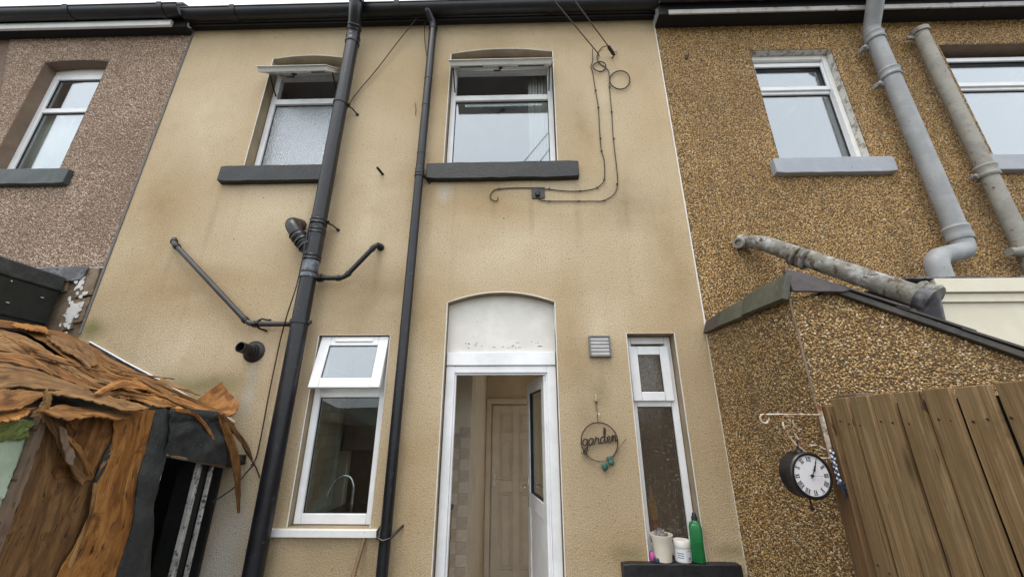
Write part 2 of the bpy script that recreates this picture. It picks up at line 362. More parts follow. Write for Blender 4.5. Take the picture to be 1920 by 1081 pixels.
M['white_flake'] = mat_patchy('flaky_white_paint', (.62, .62, .60), (.55, .55, .53), (.25, .22, .18), 9, 20, .5, .62, .7, .6, 30)
M['stone'] = mat_patchy('brown_stone', (.16, .115, .075), (.22, .16, .105), (.10, .08, .05), 7, 20, .5, .6, .85, .6, 40)
M['steel'] = simple('chrome', (.80, .80, .82), .12, .05, metal=1)
M['alu'] = simple('dull_vent_plastic', (.40, .395, .39), .45, .15, 12)
M['vent_dark'] = simple('vent_frame', (.20, .195, .19), .5, .2, 12)
M['gl_up'] = mat_glass('upper_glass', .215)
M['gl_low'] = mat_glass('lower_glass', .045)
M['gl_door'] = mat_glass('door_glass', .05, tint=(.8, .8, .76))
M['gl_obs'] = mat_glass('obscured_glass', .26, .10, 1.0, (.62, .68, .68))
def mat_frost():
    m, n, l, p = newmat('swirled_glass'); n.remove(p); out = n['Material Output']; co = objco(n)
    w = noise_node(n, l, co, 16, 1, .4, 6.0)
    b = n.new('ShaderNodeBump'); b.inputs['Strength'].default_value = .9; b.inputs['Distance'].default_value = .01; l.new(mrange(n, l, w, .44, .56), b.inputs['Height'])
    sb = n.new('ShaderNodeMath'); sb.operation = 'SUBTRACT'; l.new(w, sb.inputs[0]); sb.inputs[1].default_value = .5
    abn = n.new('ShaderNodeMath'); abn.operation = 'ABSOLUTE'; l.new(sb.outputs[0], abn.inputs[0]); ab = abn.outputs[0]
    tr = n.new('ShaderNodeBsdfTransparent'); tr.inputs['Color'].default_value = (.86, .80, .72, 1)
    df = n.new('ShaderNodeBsdfDiffuse'); df.inputs['Color'].default_value = (.16, .135, .10, 1); l.new(b.outputs[0], df.inputs['Normal'])
    gl = n.new('ShaderNodeBsdfGlossy'); gl.inputs['Roughness'].default_value = .16; l.new(b.outputs[0], gl.inputs['Normal'])
    m1 = n.new('ShaderNodeMixShader'); l.new(mrange(n, l, ab, .012, .035, .62, .22), m1.inputs[0]); l.new(tr.outputs[0], m1.inputs[1]); l.new(df.outputs[0], m1.inputs[2])
    m2 = n.new('ShaderNodeMixShader'); m2.inputs[0].default_value = .10; l.new(m1.outputs[0], m2.inputs[1]); l.new(gl.outputs[0], m2.inputs[2])
    l.new(m2.outputs[0], out.inputs['Surface']); return m
M['gl_slim'] = mat_frost()
M['int'] = simple('interior_paint', (.76, .67, .53), .9, .12, 3)
M['int_grey'] = simple('interior_grey', (.50, .49, .52), .9, .1, 3)
M['int_ceil'] = simple('interior_ceiling', (.84, .77, .66), .9, .1, 3)
M['int_floor'] = simple('interior_floor', (.60, .52, .42), .6, .2, 8)
M['door_white'] = simple('painted_door', (.80, .735, .64), .5, .1, 4)
M['tile_a'] = simple('cream_tile', (.62, .54, .43), .3, .15, 12)
M['tile_b'] = simple('tan_tile', (.54, .445, .33), .3, .2, 12)
M['grout'] = simple('grout', (.45, .42, .37), .9, .1)
M['worktop'] = simple('dark_worktop', (.03, .028, .027), .3, .3, 60)
M['oak'] = mat_wood('oak_cupboard', [(.20, .10, .04), (.34, .19, .08), (.42, .26, .12), (.25, .14, .06), (.3, .2, .1)], uv=False, gs=(40, 40, 3), knots=False, rough=.5)
M['darkwood'] = simple('dark_wood', (.045, .032, .022), .35, .3, 9)
M['curtain'] = simple('white_curtain', (.72, .72, .70), .9, .05, 6)
M['iron'] = simple('black_iron', (.018, .014, .012), .6, .3, 30)
M['brown_iron'] = simple('brown_sign_metal', (.035, .016, .014), .5, .3, 30)
M['leaf'] = simple('teal_leaf', (.045, .135, .115), .6, .3, 30)
M['bracket_white'] = mat_patchy('rusting_white_iron', (.60, .57, .50), (.40, .30, .20), (.24, .09, .03), 14, 26, .5, .52, .6, .3, 60)
M['clock_black'] = simple('clock_case', (.010, .010, .011), .35, .2, 20)
M['clock_face'] = simple('clock_dial', (.72, .72, .76), .5, .04, 20)
M['ink'] = simple('ink', (.012, .012, .013), .6, .1)
M['ceramic'] = mat_patchy('speckled_ceramic', (.66, .60, .50), (.70, .64, .55), (.10, .085, .07), 5, 70, .5, .71, .35, .05, 60)
M['tub'] = simple('white_tub', (.74, .72, .68), .4, .06, 10)
M['tublabel'] = simple('tub_label', (.68, .71, .76), .5, .04)
M['blueink'] = simple('blue_print', (.05, .07, .14), .6, .1)
M['redink'] = simple('red_print', (.35, .05, .05), .6, .1)
M['green'] = simple('green_plastic', (.008, .155, .042), .35, .12, 8)
M['navy'] = simple('navy_cap', (.018, .025, .045), .4, .2)
M['creamlabel'] = simple('cream_label', (.68, .68, .52), .5, .05)
M['pegs'] = simple('grey_pegs', (.30, .29, .28), .5, .3, 60)
M['pink'] = simple('pink_plastic', (.46, .09, .30), .4, .2)
M['bluey'] = simple('blue_lid', (.03, .05, .10), .4, .2)
M['yellow'] = simple('yellow_liquid', (.85, .52, .04), .4, .1)
M['red'] = simple('red_liquid', (.70, .09, .03), .4, .1)
M['beadblue'] = simple('blue_bead', (.02, .055, .16), .35, .2)
M['beadwhite'] = simple('white_bead', (.66, .66, .68), .35, .1)
M['concrete'] = mat_patchy('yard_concrete', (.10, .095, .085), (.13, .12, .11), (.07, .065, .06), 2, 9, .5, .6, .9, .3, 40)
M['hill'] = mat_patchy('hillside', (.065, .075, .028), (.10, .092, .042), (.035, .045, .02), .02, .05, .5, .55, .95, .2, .2)
M['handle_wood'] = mat_wood('broom_handle', [(.12, .07, .04), (.26, .17, .10), (.36, .26, .17), (.2, .13, .08), (.25, .2, .15)], uv=False, gs=(60, 60, 4), knots=False)
M['roofslate'] = mat_patchy('roof_slates', (.05, .05, .055), (.07, .07, .075), (.10, .095, .09), 3, 10, .5, .6, .7, .3, 20)

# ================================================================ SETTING
MB().box(-900, 900, -14, .05, -.3, 0).build('ground', M['concrete'], None, sharp=0)['kind'] = 'structure'
def hills():
    xs = np.linspace(-900, 900, 91); ys = -13-987*np.linspace(1, 0, 40)**1.7; v = []; f = []
    for y in ys:
        for x in xs:
            t = (-13-y)/987
            h = 1.2*min(1, t*25)+22*math.sin(t*1.5)+9*noise.noise(Vector((x*.006, y*.006, 1)))*min(1, t*4)+3*noise.noise(Vector((x*.02, y*.02, 4)))*min(1, t*4)
            v.append((x, y, max(-.4, h+.7*t*20)-.35))
    for j in range(39):
        for i in range(90):
            a = j*91+i; f.append((a, a+1, a+92, a+91))
    b = MB(); b.add(v, f); b.build('hills', M['hill'], None, sharp=60)['kind'] = 'structure'
hills()

def arch_loop(x0, x1, z0, z1, rise=0, n=14):
    L = [(x0, z0), (x1, z0), (x1, z1)]
    if rise:
        for k in range(1, n):
            t = k/n; L.append((x1+(x0-x1)*t, z1+rise*4*t*(1-t)))
    L.append((x0, z1)); return L
def wall_sheet(name, outer, holes, y, mat, parent):
    bm = bmesh.new(); ed = []
    for L in [outer]+holes:
        vs = [bm.verts.new((x, y, z)) for x, z in L]
        for i in range(len(vs)): ed.append(bm.edges.new((vs[i], vs[(i+1) % len(vs)])))
    bmesh.ops.triangle_fill(bm, edges=ed, use_beauty=True, normal=(0, -1, 0))
    for f in bm.faces:
        if f.normal.y > 0: f.normal_flip()
    me = bpy.data.meshes.new(name); bm.to_mesh(me); bm.free()
    return link(name, me, mat, parent)
def reveal(name, loop, y0, y1, mat, parent):
    b = MB(); n = len(loop)
    b.add([(x, y0, z) for x, z in loop]+[(x, y1, z) for x, z in loop], [(i, (i+1) % n, n+(i+1) % n, n+i) for i in range(n)])
    o = b.build(name, mat, parent, sharp=25)
    return o
def bead_line(name, loop, y, w, mat, parent, skip_bottom=True):
    # a thin angle bead round the opening edge, standing 3 mm proud
    P = [(x, z) for x, z in loop]
    if skip_bottom: P = P[1:]+P[:1]
    b = MB(); b.tube([(x, y, z) for x, z in P], w, 6)
    return b.build(name, mat, parent)
def xform(b, Mx):
    b.v = [tuple(Mx @ Vector(v)) for v in b.v]; return b
def bars(x0, x1, z0, z1, w, y0, y1, wb=None, wt=None, wl_=None, wr=None):
    wb = w if wb is None else wb; wt = w if wt is None else wt; wl_ = w if wl_ is None else wl_; wr = w if wr is None else wr
    b = MB()
    b.box(x0, x0+wl_, y0, y1, z0, z1); b.box(x1-wr, x1, y0, y1, z0, z1)
    b.box(x0+wl_, x1-wr, y0+.001, y1, z0, z0+wb); b.box(x0+wl_, x1-wr, y0+.001, y1, z1-wt, z1)
    return b
def room(name, x0, x1, y0, y1, z0, z1, mat, parent):
    b = MB(); b.box(x0, x1, y1, y1+.05, z0, z1); b.box(x0-.05, x0, y0, y1+.05, z0-.05, z1+.05); b.box(x1, x1+.05, y0, y1+.05, z0-.05, z1+.05)
    b.box(x0, x1, y0, y1+.05, z0-.05, z0); b.box(x0, x1, y0, y1+.05, z1, z1+.05)
    return b.build(name, mat, parent, sharp=0)

def pebbles(name, parent, mat, P0, U, V, N, u0, u1, v0, v1, sp, keep, seed, mid=True):
    rng = np.random.default_rng(seed)
    us = np.arange(u0, u1, sp); vs = np.arange(v0, v1, sp*.866)
    uu, vv = np.meshgrid(us, vs); uu = uu.copy(); uu[1::2] += sp/2
    uu = (uu+rng.normal(0, sp*.24, uu.shape)).ravel(); vv = (vv+rng.normal(0, sp*.24, vv.shape)).ravel()
    k = keep(uu, vv) & (rng.random(len(uu)) > .04) & (uu > u0) & (uu < u1) & (vv > v0) & (vv < v1); uu = uu[k]; vv = vv[k]; n = len(uu)
    r = sp*.60*rng.uniform(.62, 1.30, n); el = rng.uniform(.62, 1.0, n); th = rng.uniform(0, 2*np.pi, n)
    hgt = r*rng.uniform(.5, .95, n); tx = rng.normal(0, .35, n); ty = rng.normal(0, .35, n)
    m = 5; a = np.arange(m)*2*np.pi/m
    rings = [(1.0, -.15), (.74, .62)] if mid else [(1.0, -.15)]
    L = []
    for rr, hh in rings:
        ja = a[None, :]+rng.normal(0, .16, (n, m)); jr = rr*rng.uniform(.85, 1.12, (n, m))
        x = np.cos(ja)*jr*r[:, None]; y = np.sin(ja)*jr*(r*el)[:, None]
        L.append(np.stack([x, y, hh*hgt[:, None]+(x*tx[:, None]+y*ty[:, None])*.6*(hh > 0)], -1))
    top = np.stack([rng.normal(0, .12, n)*r, rng.normal(0, .12, n)*r, hgt], -1)[:, None, :]
    pts = np.concatenate(L+[top], 1)
    c, s = np.cos(th)[:, None], np.sin(th)[:, None]
    X = pts[..., 0]*c-pts[..., 1]*s+uu[:, None]; Y = pts[..., 0]*s+pts[..., 1]*c+vv[:, None]; Z = pts[..., 2]
    P0, U, V, N = (np.array(q, float) for q in (P0, U, V, N))
    W3 = P0+X[..., None]*U+Y[..., None]*V+Z[..., None]*N
    nv = W3.shape[1]; fl = []; nr = len(rings)
    tri = []
    for q in range(nr-1):
        for i in range(m):
            j = (i+1) % m; a0, a1, b0, b1 = q*m+i, q*m+j, (q+1)*m+i, (q+1)*m+j
            tri += [(a0, a1, b1), (a0, b1, b0)]
    for i in range(m): tri.append(((nr-1)*m+i, (nr-1)*m+(i+1) % m, nr*m))
    tri = np.array(tri)
    F = (tri[None]+(np.arange(n)*nv)[:, None, None]).reshape(-1, 3)
    if np.dot(np.cross(U, V), N) < 0: F = F[:, ::-1]
    me = bpy.data.meshes.new(name); nf = len(F)
    me.vertices.add(n*nv); me.vertices.foreach_set('co', W3.reshape(-1).astype(np.float32))
    me.loops.add(nf*3); me.loops.foreach_set('vertex_index', F.reshape(-1).astype(np.int32))
    me.polygons.add(nf); me.polygons.foreach_set('loop_start', np.arange(nf, dtype=np.int32)*3)
    me.polygons.foreach_set('use_smooth', np.ones(nf, bool)); me.update(calc_edges=True); me.validate()
    o = link(name, me, mat, parent); o['kind'] = 'stuff'; return o

# ================================================================ MIDDLE HOUSE
XL, XR, ZT = -3.785, 1.525, 5.96
H = thing('terraced_house', (-1.1, 0, 0), 'two storey sand coloured rendered terraced house with open white back door in the middle', 'house', 'terraced houses in the row')
O_bath = arch_loop(-2.755, -1.965, 4.01, 5.487, .045); O_bed = arch_loop(-.755, .368, 4.01, 5.507, .06)
O_door = arch_loop(-.635, .287, 0.0, 2.615, .092); O_kit = arch_loop(-1.708, -1.10, .925, 2.335); O_slim = arch_loop(.866, 1.26, .735, 2.335)
outer = [(XL, -.1), (XR, -.1), (XR, ZT), (XL, ZT)]
O_door2 = [(x, max(z, .0)) for x, z in O_door]
wall_sheet('wall', outer, [O_bath, O_bed, O_door2, O_kit, O_slim], 0, M['render'], H)
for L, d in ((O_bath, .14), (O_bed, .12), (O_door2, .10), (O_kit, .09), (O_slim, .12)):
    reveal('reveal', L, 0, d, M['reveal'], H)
    bead_line('edge_bead', L, -.001, .0048, M['bead'], H)
MB().tube([(XL, -.004, 2.36), (XL, -.004, ZT)], .010, 6).build('corner_bead', M['bead_grey'], H)
MB().tube([(XR, -.002, .0), (XR, -.002, ZT)], .007, 6).build('corner_bead', M['bead'], H)

def sill(x0, x1, z0, z1, yf, mat, parent, yb=.0, seed=1, name='window_sill', rough=.0028):
    random.seed(seed); n = 14; b = MB(); v = []; f = []
    for i in range(n+1):
        x = x0+(x1-x0)*i/n
        j = lambda: random.uniform(-rough, rough)
        ec = .012 if i in (0, n) else 0
        v += [(x, yb, z0), (x, yf+j()*.5, z0+j()+ec), (x, yf+j()*.5, z1+j()*.6-ec*.5), (x, yb, z1)]
    for i in range(n):
        for k in range(4): f.append((i*4+k, i*4+(k+1) % 4, i*4+4+(k+1) % 4, i*4+4+k))
    f += [(0, 1, 2, 3), (n*4+3, n*4+2, n*4+1, n*4)]
    b.add(v, f); return b.build(name, mat, parent, bevel=.006, sharp=50)
sill(-2.935, -1.86, 3.842, 4.022, -.06, M['sill'], H, .02, 1)
sill(-.905, .560, 3.835, 4.018, -.06, M['sill'], H, .02, 2, rough=.005)
sill(.672, 1.468, .56, .735, -.065, M['sill'], H, .115, 3)
MB().box(-1.815, -1.035, -.035, .085, .868, .918).build('window_sill', M['upvc_dirty'], H, bevel=.004)

def handle_sash(parent, Mx, x):
    b = MB(); b.box(x-.02, x+.02, -.075, -.06, -.33, -.30); b.box(x-.012, x+.1, -.085, -.072, -.322, -.308)
# bathroom window
def top_window(x0, x1, z0, z1, zt, y, glass, ang, sash_x0, sash_x1, name='window', drop=.40):
    w = bars(x0, x1, z0, z1, .055, y, y+.06); w.box(x0+.055, x1-.055, y-.004, y+.055, zt-.035, zt+.035)
    fr = w.build(name, M['upvc'], H, bevel=.005)
    gk = bars(x0+.050, x1-.050, z0+.05, zt-.03, .011, y+.020, y+.036); gk.build('gasket', M['gasket'], fr)
    MB().box(x0+.056, x1-.056, y+.026, y+.032, z0+.056, zt-.036).build('pane', glass, fr)
    # top hung sash, pushed open about its top edge
    T = Matrix.Translation((0, y-.002, z1-.02)) @ Matrix.Rotation(-ang, 4, 'X')
    s = bars(sash_x0, sash_x1, -drop, 0, .062, -.045, -.004); s.box(sash_x0-.012, sash_x1+.012, -.051, -.045, -drop-.006, .006)
    s2 = MB(); s2.v = []; 
    sb = bars(sash_x0, sash_x1, -drop, 0, .062, -.050, -.002)
    lip = bars(sash_x0-.014, sash_x1+.014, -drop-.014, .01, .03, -.058, -.051)
    sb.add(lip.v, lip.f)
    xform(sb, T).build('sash', M['upvc_dirty'], fr, bevel=.004)
    xform(bars(sash_x0+.058, sash_x1-.058, -drop+.058, -.058, .010, -.034, -.020), T).build('gasket', M['gasket'], fr)
    xform(MB().box(sash_x0+.064, sash_x1-.064, -.030, -.024, -drop+.064, -.064), T).build('pane', glass, fr)
    xc = (sash_x0+sash_x1)/2
    h = MB().box(xc-.18, xc+.18, -.004, .012, -drop+.018, -drop+.046); xform(h, T).build('trickle_vent', M['upvc'], fr, bevel=.002)
    for k in range(9):
        xform(MB().box(xc-.155+k*.036, xc-.155+k*.036+.022, .0115, .0135, -drop+.028, -drop+.036), T).build('vent_slot', M['gasket'], fr)
    h = MB().box(xc-.02, xc+.02, .012, .03, -drop+.012, -drop+.05); h.tube([(xc, .03, -drop+.03), (xc-.01, .045, -drop+.03), (xc-.07, .05, -drop-.005)], .008, 8)
    xform(h, T).build('handle', M['gasket'], fr)
    for sx in (sash_x0+.01, sash_x1-.01):
        p = T @ Vector((sx, -.01, -drop*.55)); q = Vector((sx, y+.03, zt+.06))
        b = MB().tube([q, (q+p)/2+Vector((0, .02, -.02)), p], .007, 6); b.box(sx-.008, sx+.008, y+.02, y+.035, zt+.04, z1-.06)
        b.build('stay', M['gasket'], fr)
    return fr
top_window(-2.745, -1.975, 4.015, 5.375, 4.98, .11, M['gl_obs'], rad(47), -2.715, -2.005)
MB().box(-2.745, -1.975, .115, .14, 5.376, 5.54).build('head_packer', M['reveal_brown'], H)
top_window(-.748, .361, 4.015, 5.385, 4.965, .095, M['gl_up'], rad(47), -.715, .33)
MB().box(-.748, .361, .10, .125, 5.386, 5.572).build('head_packer', M['reveal_brown'], H)
# kitchen window
def kitchen_window():
    x0, x1, z0, z1, y = -1.702, -1.106, .93, 2.328, .065; zt = 1.875
    w = bars(x0, x1, z0, z1, .055, y, y+.06, wb=.07); w.box(x0+.055, x1-.055, y-.003, y+.055, zt-.04, zt+.03)
    fr = w.build('window', M['upvc'], H, bevel=.005)
    bars(x0+.05, x1-.05, z0+.065, zt-.035, .010, y+.020, y+.034).build('gasket', M['gasket'], fr)
    MB().box(x0+.056, x1-.056, y+.024, y+.030, z0+.071, zt-.041).build('pane', M['gl_low'], fr)
    T = Matrix.Translation((0, y-.002, z1-.01)) @ Matrix.Rotation(-rad(13), 4, 'X'); d = .44
    xform(bars(x0+.012, x1-.012, -d, 0, .082, -.045, -.002), T).build('sash', M['upvc'], fr, bevel=.006)
    xform(bars(x0+.088, x1-.088, -d+.076, -.076, .010, -.034, -.02), T).build('gasket', M['gasket'], fr)
    xform(MB().box(x0+.092, x1-.092, -.030, -.024, -d+.08, -.08), T).build('pane', M['gl_up'], fr)
    xform(MB().box(x0+.14, x1-.14, -.056, -.0455, -.050, -.028), T).build('trickle_vent', M['upvc'], fr, bevel=.003)
kitchen_window()
def slim_window():
    x0, x1, z0, z1, y = .872, 1.254, .742, 2.328, .10; zt = 1.79
    w = bars(x0, x1, z0, z1, .052, y, y+.06, wb=.075, wt=.06); w.box(x0+.052, x1-.052, y-.002, y+.055, zt-.03, zt+.03)
    fr = w.build('window', M['upvc'], H, bevel=.005)
    bars(x0+.047, x1-.047, z0+.07, zt-.025, .009, y+.020, y+.034).build('gasket', M['gasket'], fr)
    MB().box(x0+.053, x1-.053, y+.024, y+.030, z0+.077, zt-.032).build('pane', M['gl_slim'], fr)
    bars(x0+.02, x1-.035, zt+.012, z1-.085, .072, y-.032, y-.001).build('sash', M['upvc'], fr, bevel=.006)
    bars(x0+.088, x1-.103, zt+.08, z1-.153, .008, y-.020, y-.008).build('gasket', M['gasket'], fr)
    MB().box(x0+.092, x1-.107, y-.018, y-.012, zt+.084, z1-.157).build('pane', M['gl_slim'], fr)
slim_window()
# back door: frame, fanlight panel, leaf
def back_door():
    y = .075
    b = MB(); b.box(-.628, -.558, y, y+.07, 0, 2.085); b.box(.210, .281, y, y+.07, 0, 2.085); b.box(-.558, .210, y+.001, y+.07, 2.028, 2.085)
    b.box(-.628, .281, y-.012, y+.06, 2.088, 2.20)
    fr = b.build('door_frame', M['upvc'], H, bevel=.006)
    b = MB(); b.box(-.558, -.545, y+.018, y+.06, 0, 2.028); b.box(.197, .210, y+.018, y+.06, 0, 2.028); b.box(-.545, .197, y+.018, y+.06, 2.014, 2.028)
    b.build('weather_seal', M['upvc'], fr, bevel=.002)
    P = arch_loop(-.632, .284, 2.203, 2.612, .09); b = MB(); b.prism([(x, 0, z) for x, z in P], (0, y+.004, 0), (0, y+.03, 0))
    b.build('fanlight_panel', M['panel'], H)
    rg = random.Random(3)
    for k in range(26):
        x = rg.uniform(-.50, .16); z = 2.235+rg.random()**2*.05; w_ = rg.uniform(.004, .022); MB().prism([(x, y+.003, z), (x+w_, y+.003, z+rg.uniform(-.003, .003)), (x+w_*.7, y+.003, z+rg.uniform(.002, .009)), (x+w_*.1, y+.003, z+.006)], (0, 0, 0), (0, .004, 0)).build('bare_patch', M['stone'], H, sharp=0)
    MB().box(-.632, .284, -.02, .12, -.02, .035).build('door_step', M['concrete'], H)
    hx, hy, fx, fy = .205, .115, .075, .87
    Lw = math.hypot(fx-hx, fy-hy); ang = math.atan2(fy-hy, fx-hx)
    T = Matrix.Translation((hx, hy, 0)) @ Matrix.Rotation(ang, 4, 'Z')
    lf = bars(0, Lw, .06, 2.02, .105, -.028, .028, wb=.14, wt=.105); lf.box(.105, Lw-.105, -.027, .027, .93, 1.05)
    for s in (-1, 1): lf.box(.118, Lw-.118, *(sorted((s*.020, s*.012))), .20, .93)
    lf.box(.105, Lw-.105, -.012, .012, .2, .93)
    o = xform(lf, T).build('door', M['upvc'], H, bevel=.005)
    xform(bars(.10, Lw-.10, 1.045, 1.92, .010, -.018, .018), T).build('gasket', M['gasket'], o)
    xform(MB().box(.106, Lw-.106, -.004, .004, 1.05, 1.915), T).build('pane', M['gl_door'], o)
    for s in (-1, 1):
        h = MB().box(Lw-.068, Lw-.036, s*.028 if s > 0 else -.036, .036 if s > 0 else -.028, .93, 1.17)
        h.tube(bend([(Lw-.052, s*.036, 1.10), (Lw-.052, s*.085, 1.10), (Lw-.16, s*.085, 1.098)], .02), .010, 10)
        xform(h, T).build('handle', M['steel'], o, bevel=.003)
back_door()

# interior seen through the openings
room('bathroom', -3.1, -1.6, .16, 1.9, 3.5, 5.75, M['int_grey'], H)
room('bedroom', -1.2, .8, .14, 2.6, 3.4, 5.75, M['int_grey'], H)
room('cloakroom', .5, 1.5, .165, 1.3, 0, 2.5, M['int'], H)
b = MB(); yf = .15
b.box(-1.80, -1.75, yf, 1.05, -.35, 2.36); b.box(-1.75, -.52, 1.0, 1.05, -.35, 2.36); b.box(-.57, -.52, 1.05, 2.8, -.35, 2.36)
b.box(-.57, .36, 2.8, 2.85, -.35, 2.36); b.box(.36, .41, yf, 1.40, -.35, 2.36); b.box(.36, .41, 2.72, 2.85, -.35, 2.36); b.box(.36, .41, 1.40, 2.72, 2.05, 2.36); b.box(-1.75, -1.705, yf-.04, yf, 0, 2.36);  # gap in the right wall lets daylight from the added room into the hall
b.build('kitchen_wall', M['int'], H, sharp=0)
MB().box(-1.8, .41, yf, 2.85, 2.36, 2.41).build('kitchen_ceiling', M['int_ceil'], H, sharp=0)
MB().box(-1.8, .41, yf, 2.85, -.40, -.35).build('kitchen_floor', M['int_floor'], H, sharp=0)
MB().box(-.519, -.505, 1.05, 2.73, -.35, -.2).build('skirting', M['door_white'], H, bevel=.003)
b = MB(); b.box(.41, 1.52, 1.34, 1.39, -.35, 2.36); b.box(1.47, 1.52, 1.39, 2.85, -.35, 2.36); b.box(.41, 1.47, 1.39, 2.85, -.40, -.35); b.box(.41, 1.47, 1.39, 2.85, 2.36, 2.41)
b.box(.41, .55, 2.80, 2.85, -.35, 2.36); b.box(.55, 1.47, 2.80, 2.85, -.35, .55); b.box(.55, 1.47, 2.80, 2.85, 2.0, 2.36)
b.build('added_light_room', M['int'], H, sharp=0)  # unseen room with an unglazed window, added to brighten the hall
# interior panelled door
dr = MB().box(-.43, .24, 2.785, 2.795, -.34, 1.91)
for x0, x1 in ((-.43, -.33), (-.14, -.05), (.14, .24)): dr.box(x0, x1, 2.750, 2.785, -.34, 1.91)
for z0, z1 in ((-.34, -.12), (.78, .92), (1.44, 1.54), (1.80, 1.91)):
    for x0, x1 in ((-.33, -.14), (-.05, .14)): dr.box(x0, x1, 2.7505, 2.785, z0, z1)
for z0, z1 in ((-.12, .78), (.92, 1.44), (1.54, 1.80)):
    for x0, x1 in ((-.33, -.14), (-.05, .14)): dr.box(x0+.045, x1-.045, 2.757, 2.786, z0+.045, z1-.045)
ido = dr.build('door', M['door_white'], H, bevel=.004); ido['label'] = 'cream six panelled inner door'
h = MB().box(-.405, -.375, 2.742, 2.750, .86, 1.0); h.tube([(-.39, 2.745, .95), (-.39, 2.70, .95), (-.27, 2.70, .952)], .009, 8)
h.build('handle', M['steel'], ido, bevel=.002)
b = MB(); b.box(-.515, -.445, 2.735, 2.799, -.35, 1.93); b.box(.25, .32, 2.735, 2.799, -.35, 1.93); b.box(-.515, .32, 2.734, 2.799, 1.93, 2.0)
b.build('architrave', M['door_white'], H, bevel=.005)
# wall tiles, each a piece
random.seed(4)
tw = MB().box(-1.73, -.522, .992, .999, .3, 1.55).build('tiled_wall', M['grout'], H, sharp=0)
tl = MB().box(-1.749, -1.742, .16, .80, .9, 2.1).build('tiled_wall', M['grout'], H, sharp=0)
ta = MB().box(.002, .098, -.006, 0, .002, .098).mesh('tile'); tb = ta.copy(); tc_ = MB().box(0, .006, .002, .098, .002, .098).mesh('tile'); td = tc_.copy()
for me, mm in ((ta, 'tile_a'), (tb, 'tile_b'), (tc_, 'tile_a'), (td, 'tile_b')): me.materials.append(M[mm])
for i in range(3):
    for k in range(12 if i else 13):
        link('tile', ta if (i+k) % 2 else tb, None, tw, (-.624-i*.1, .992, .31+k*.1))
for i in range(6):
    for k in range(10):
        link('tile', tc_ if random.random() < .6 else td, None, tl, (-1.742, .17+i*.1, .94+k*.1))

# eaves of the middle house
def eaves(parent, x0, x1, zs, sof, gz, gr, fas_mat, gut_mat, strip=None, gy=None, joints=()):
    gy = gy if gy is not None else -(sof+gr+.012)
    MB().box(x0, x1, -sof, .02, zs, zs+.02).build('soffit', M['soffit'], parent)
    MB().box(x0, x1, -sof-.018, -sof, zs-.012, gz+.06).build('fascia', fas_mat, parent, bevel=.003)
    if strip:
        mat, zz0, zz1, xs0, xs1 = strip
        b = MB(); b.prism([(0, -sof-.018, zz0), (0, -sof-.036, zz0+.004), (0, -sof-.042, zz0+.02), (0, -sof-.036, zz1-.012), (0, -sof-.018, zz1)], (xs0, 0, 0), (xs1, 0, 0))
        b.build('moulding', mat, parent, bevel=.002)
    n = 12; prof = [(gy-gr*math.cos(math.pi*k/n), gz-gr*math.sin(math.pi*k/n)) for k in range(n+1)]
    prof = [(gy-gr-.008, gz+.004), (gy-gr-.008, gz+.014)]+[(gy-gr, gz+.014)]+prof+[(gy+gr, gz+.014)]
    inner = [(gy-(gr-.005)*math.cos(math.pi*k/n), gz-(gr-.005)*math.sin(math.pi*k/n)) for k in range(n+1)][::-1]
    P = prof+inner
    b = MB(); b.prism([(0, y, z) for y, z in P], (x0, 0, 0), (x1, 0, 0)); g = b.build('gutter', gut_mat, parent, sharp=40)
    for jx in joints:
        q = [(gy-(gr+.007)*math.cos(math.pi*k/n), gz-(gr+.007)*math.sin(math.pi*k/n)) for k in range(n+1)]
        q2 = [(gy-(gr+.001)*math.cos(math.pi*k/n), gz-(gr+.001)*math.sin(math.pi*k/n)) for k in range(n+1)][::-1]
        b = MB(); b.prism([(0, y, z) for y, z in [(gy-gr-.014, gz+.018)]+q+[(gy+gr+.006, gz+.018)]+q2], (jx-.03, 0, 0), (jx+.03, 0, 0)); b.build('joint', gut_mat, g)
    b = MB(); b.prism([(0, gy-.02, gz+.10), (0, gy-.02, gz+.07), (0, 3.2, gz+2.0), (0, 3.2, gz+2.03)], (x0, 0, 0), (x1, 0, 0))
    b.build('roof', M['roofslate'], parent)
eaves(H, XL, XR, 5.955, .06, 6.022, .075, M['gutter'], M['gutter'], (M['gutter'], 5.965, 6.01, XL, XR), joints=(-3.2, -1.35, .35))

# ================================================================ LEFT HOUSE
HL = thing('terraced_house', (-5.5, 0, 0), 'pink grey pebbledashed terraced house on the left end of the row', 'house', 'terraced houses in the row')
LX0 = -7.2
O_nl = arch_loop(-5.40, -4.655, 4.02, 5.512, .03)
wall_sheet('wall', [(LX0, 2.985), (XL-.006, 2.985), (XL-.006, 6.01), (LX0, 6.01)], [O_nl], .004, M['mortar_l'], HL)
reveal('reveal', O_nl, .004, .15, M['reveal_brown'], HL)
pebbles('pebbles', HL, M['peb_l'], (0, .004, 0), (1, 0, 0), (0, 0, 1), (0, -1, 0), -6.0, XL-.012, 2.99, 5.99, .0120,
        lambda u, v: ~((u > -5.412) & (u < -4.643) & (v > 4.0) & (v < 5.523+.02)) & (u > -5.05-(v-2.99)*.32), 11)
sill(-5.8, -4.475, 3.85, 4.028, -.055, M['sill_slate'], HL, .02, 5)
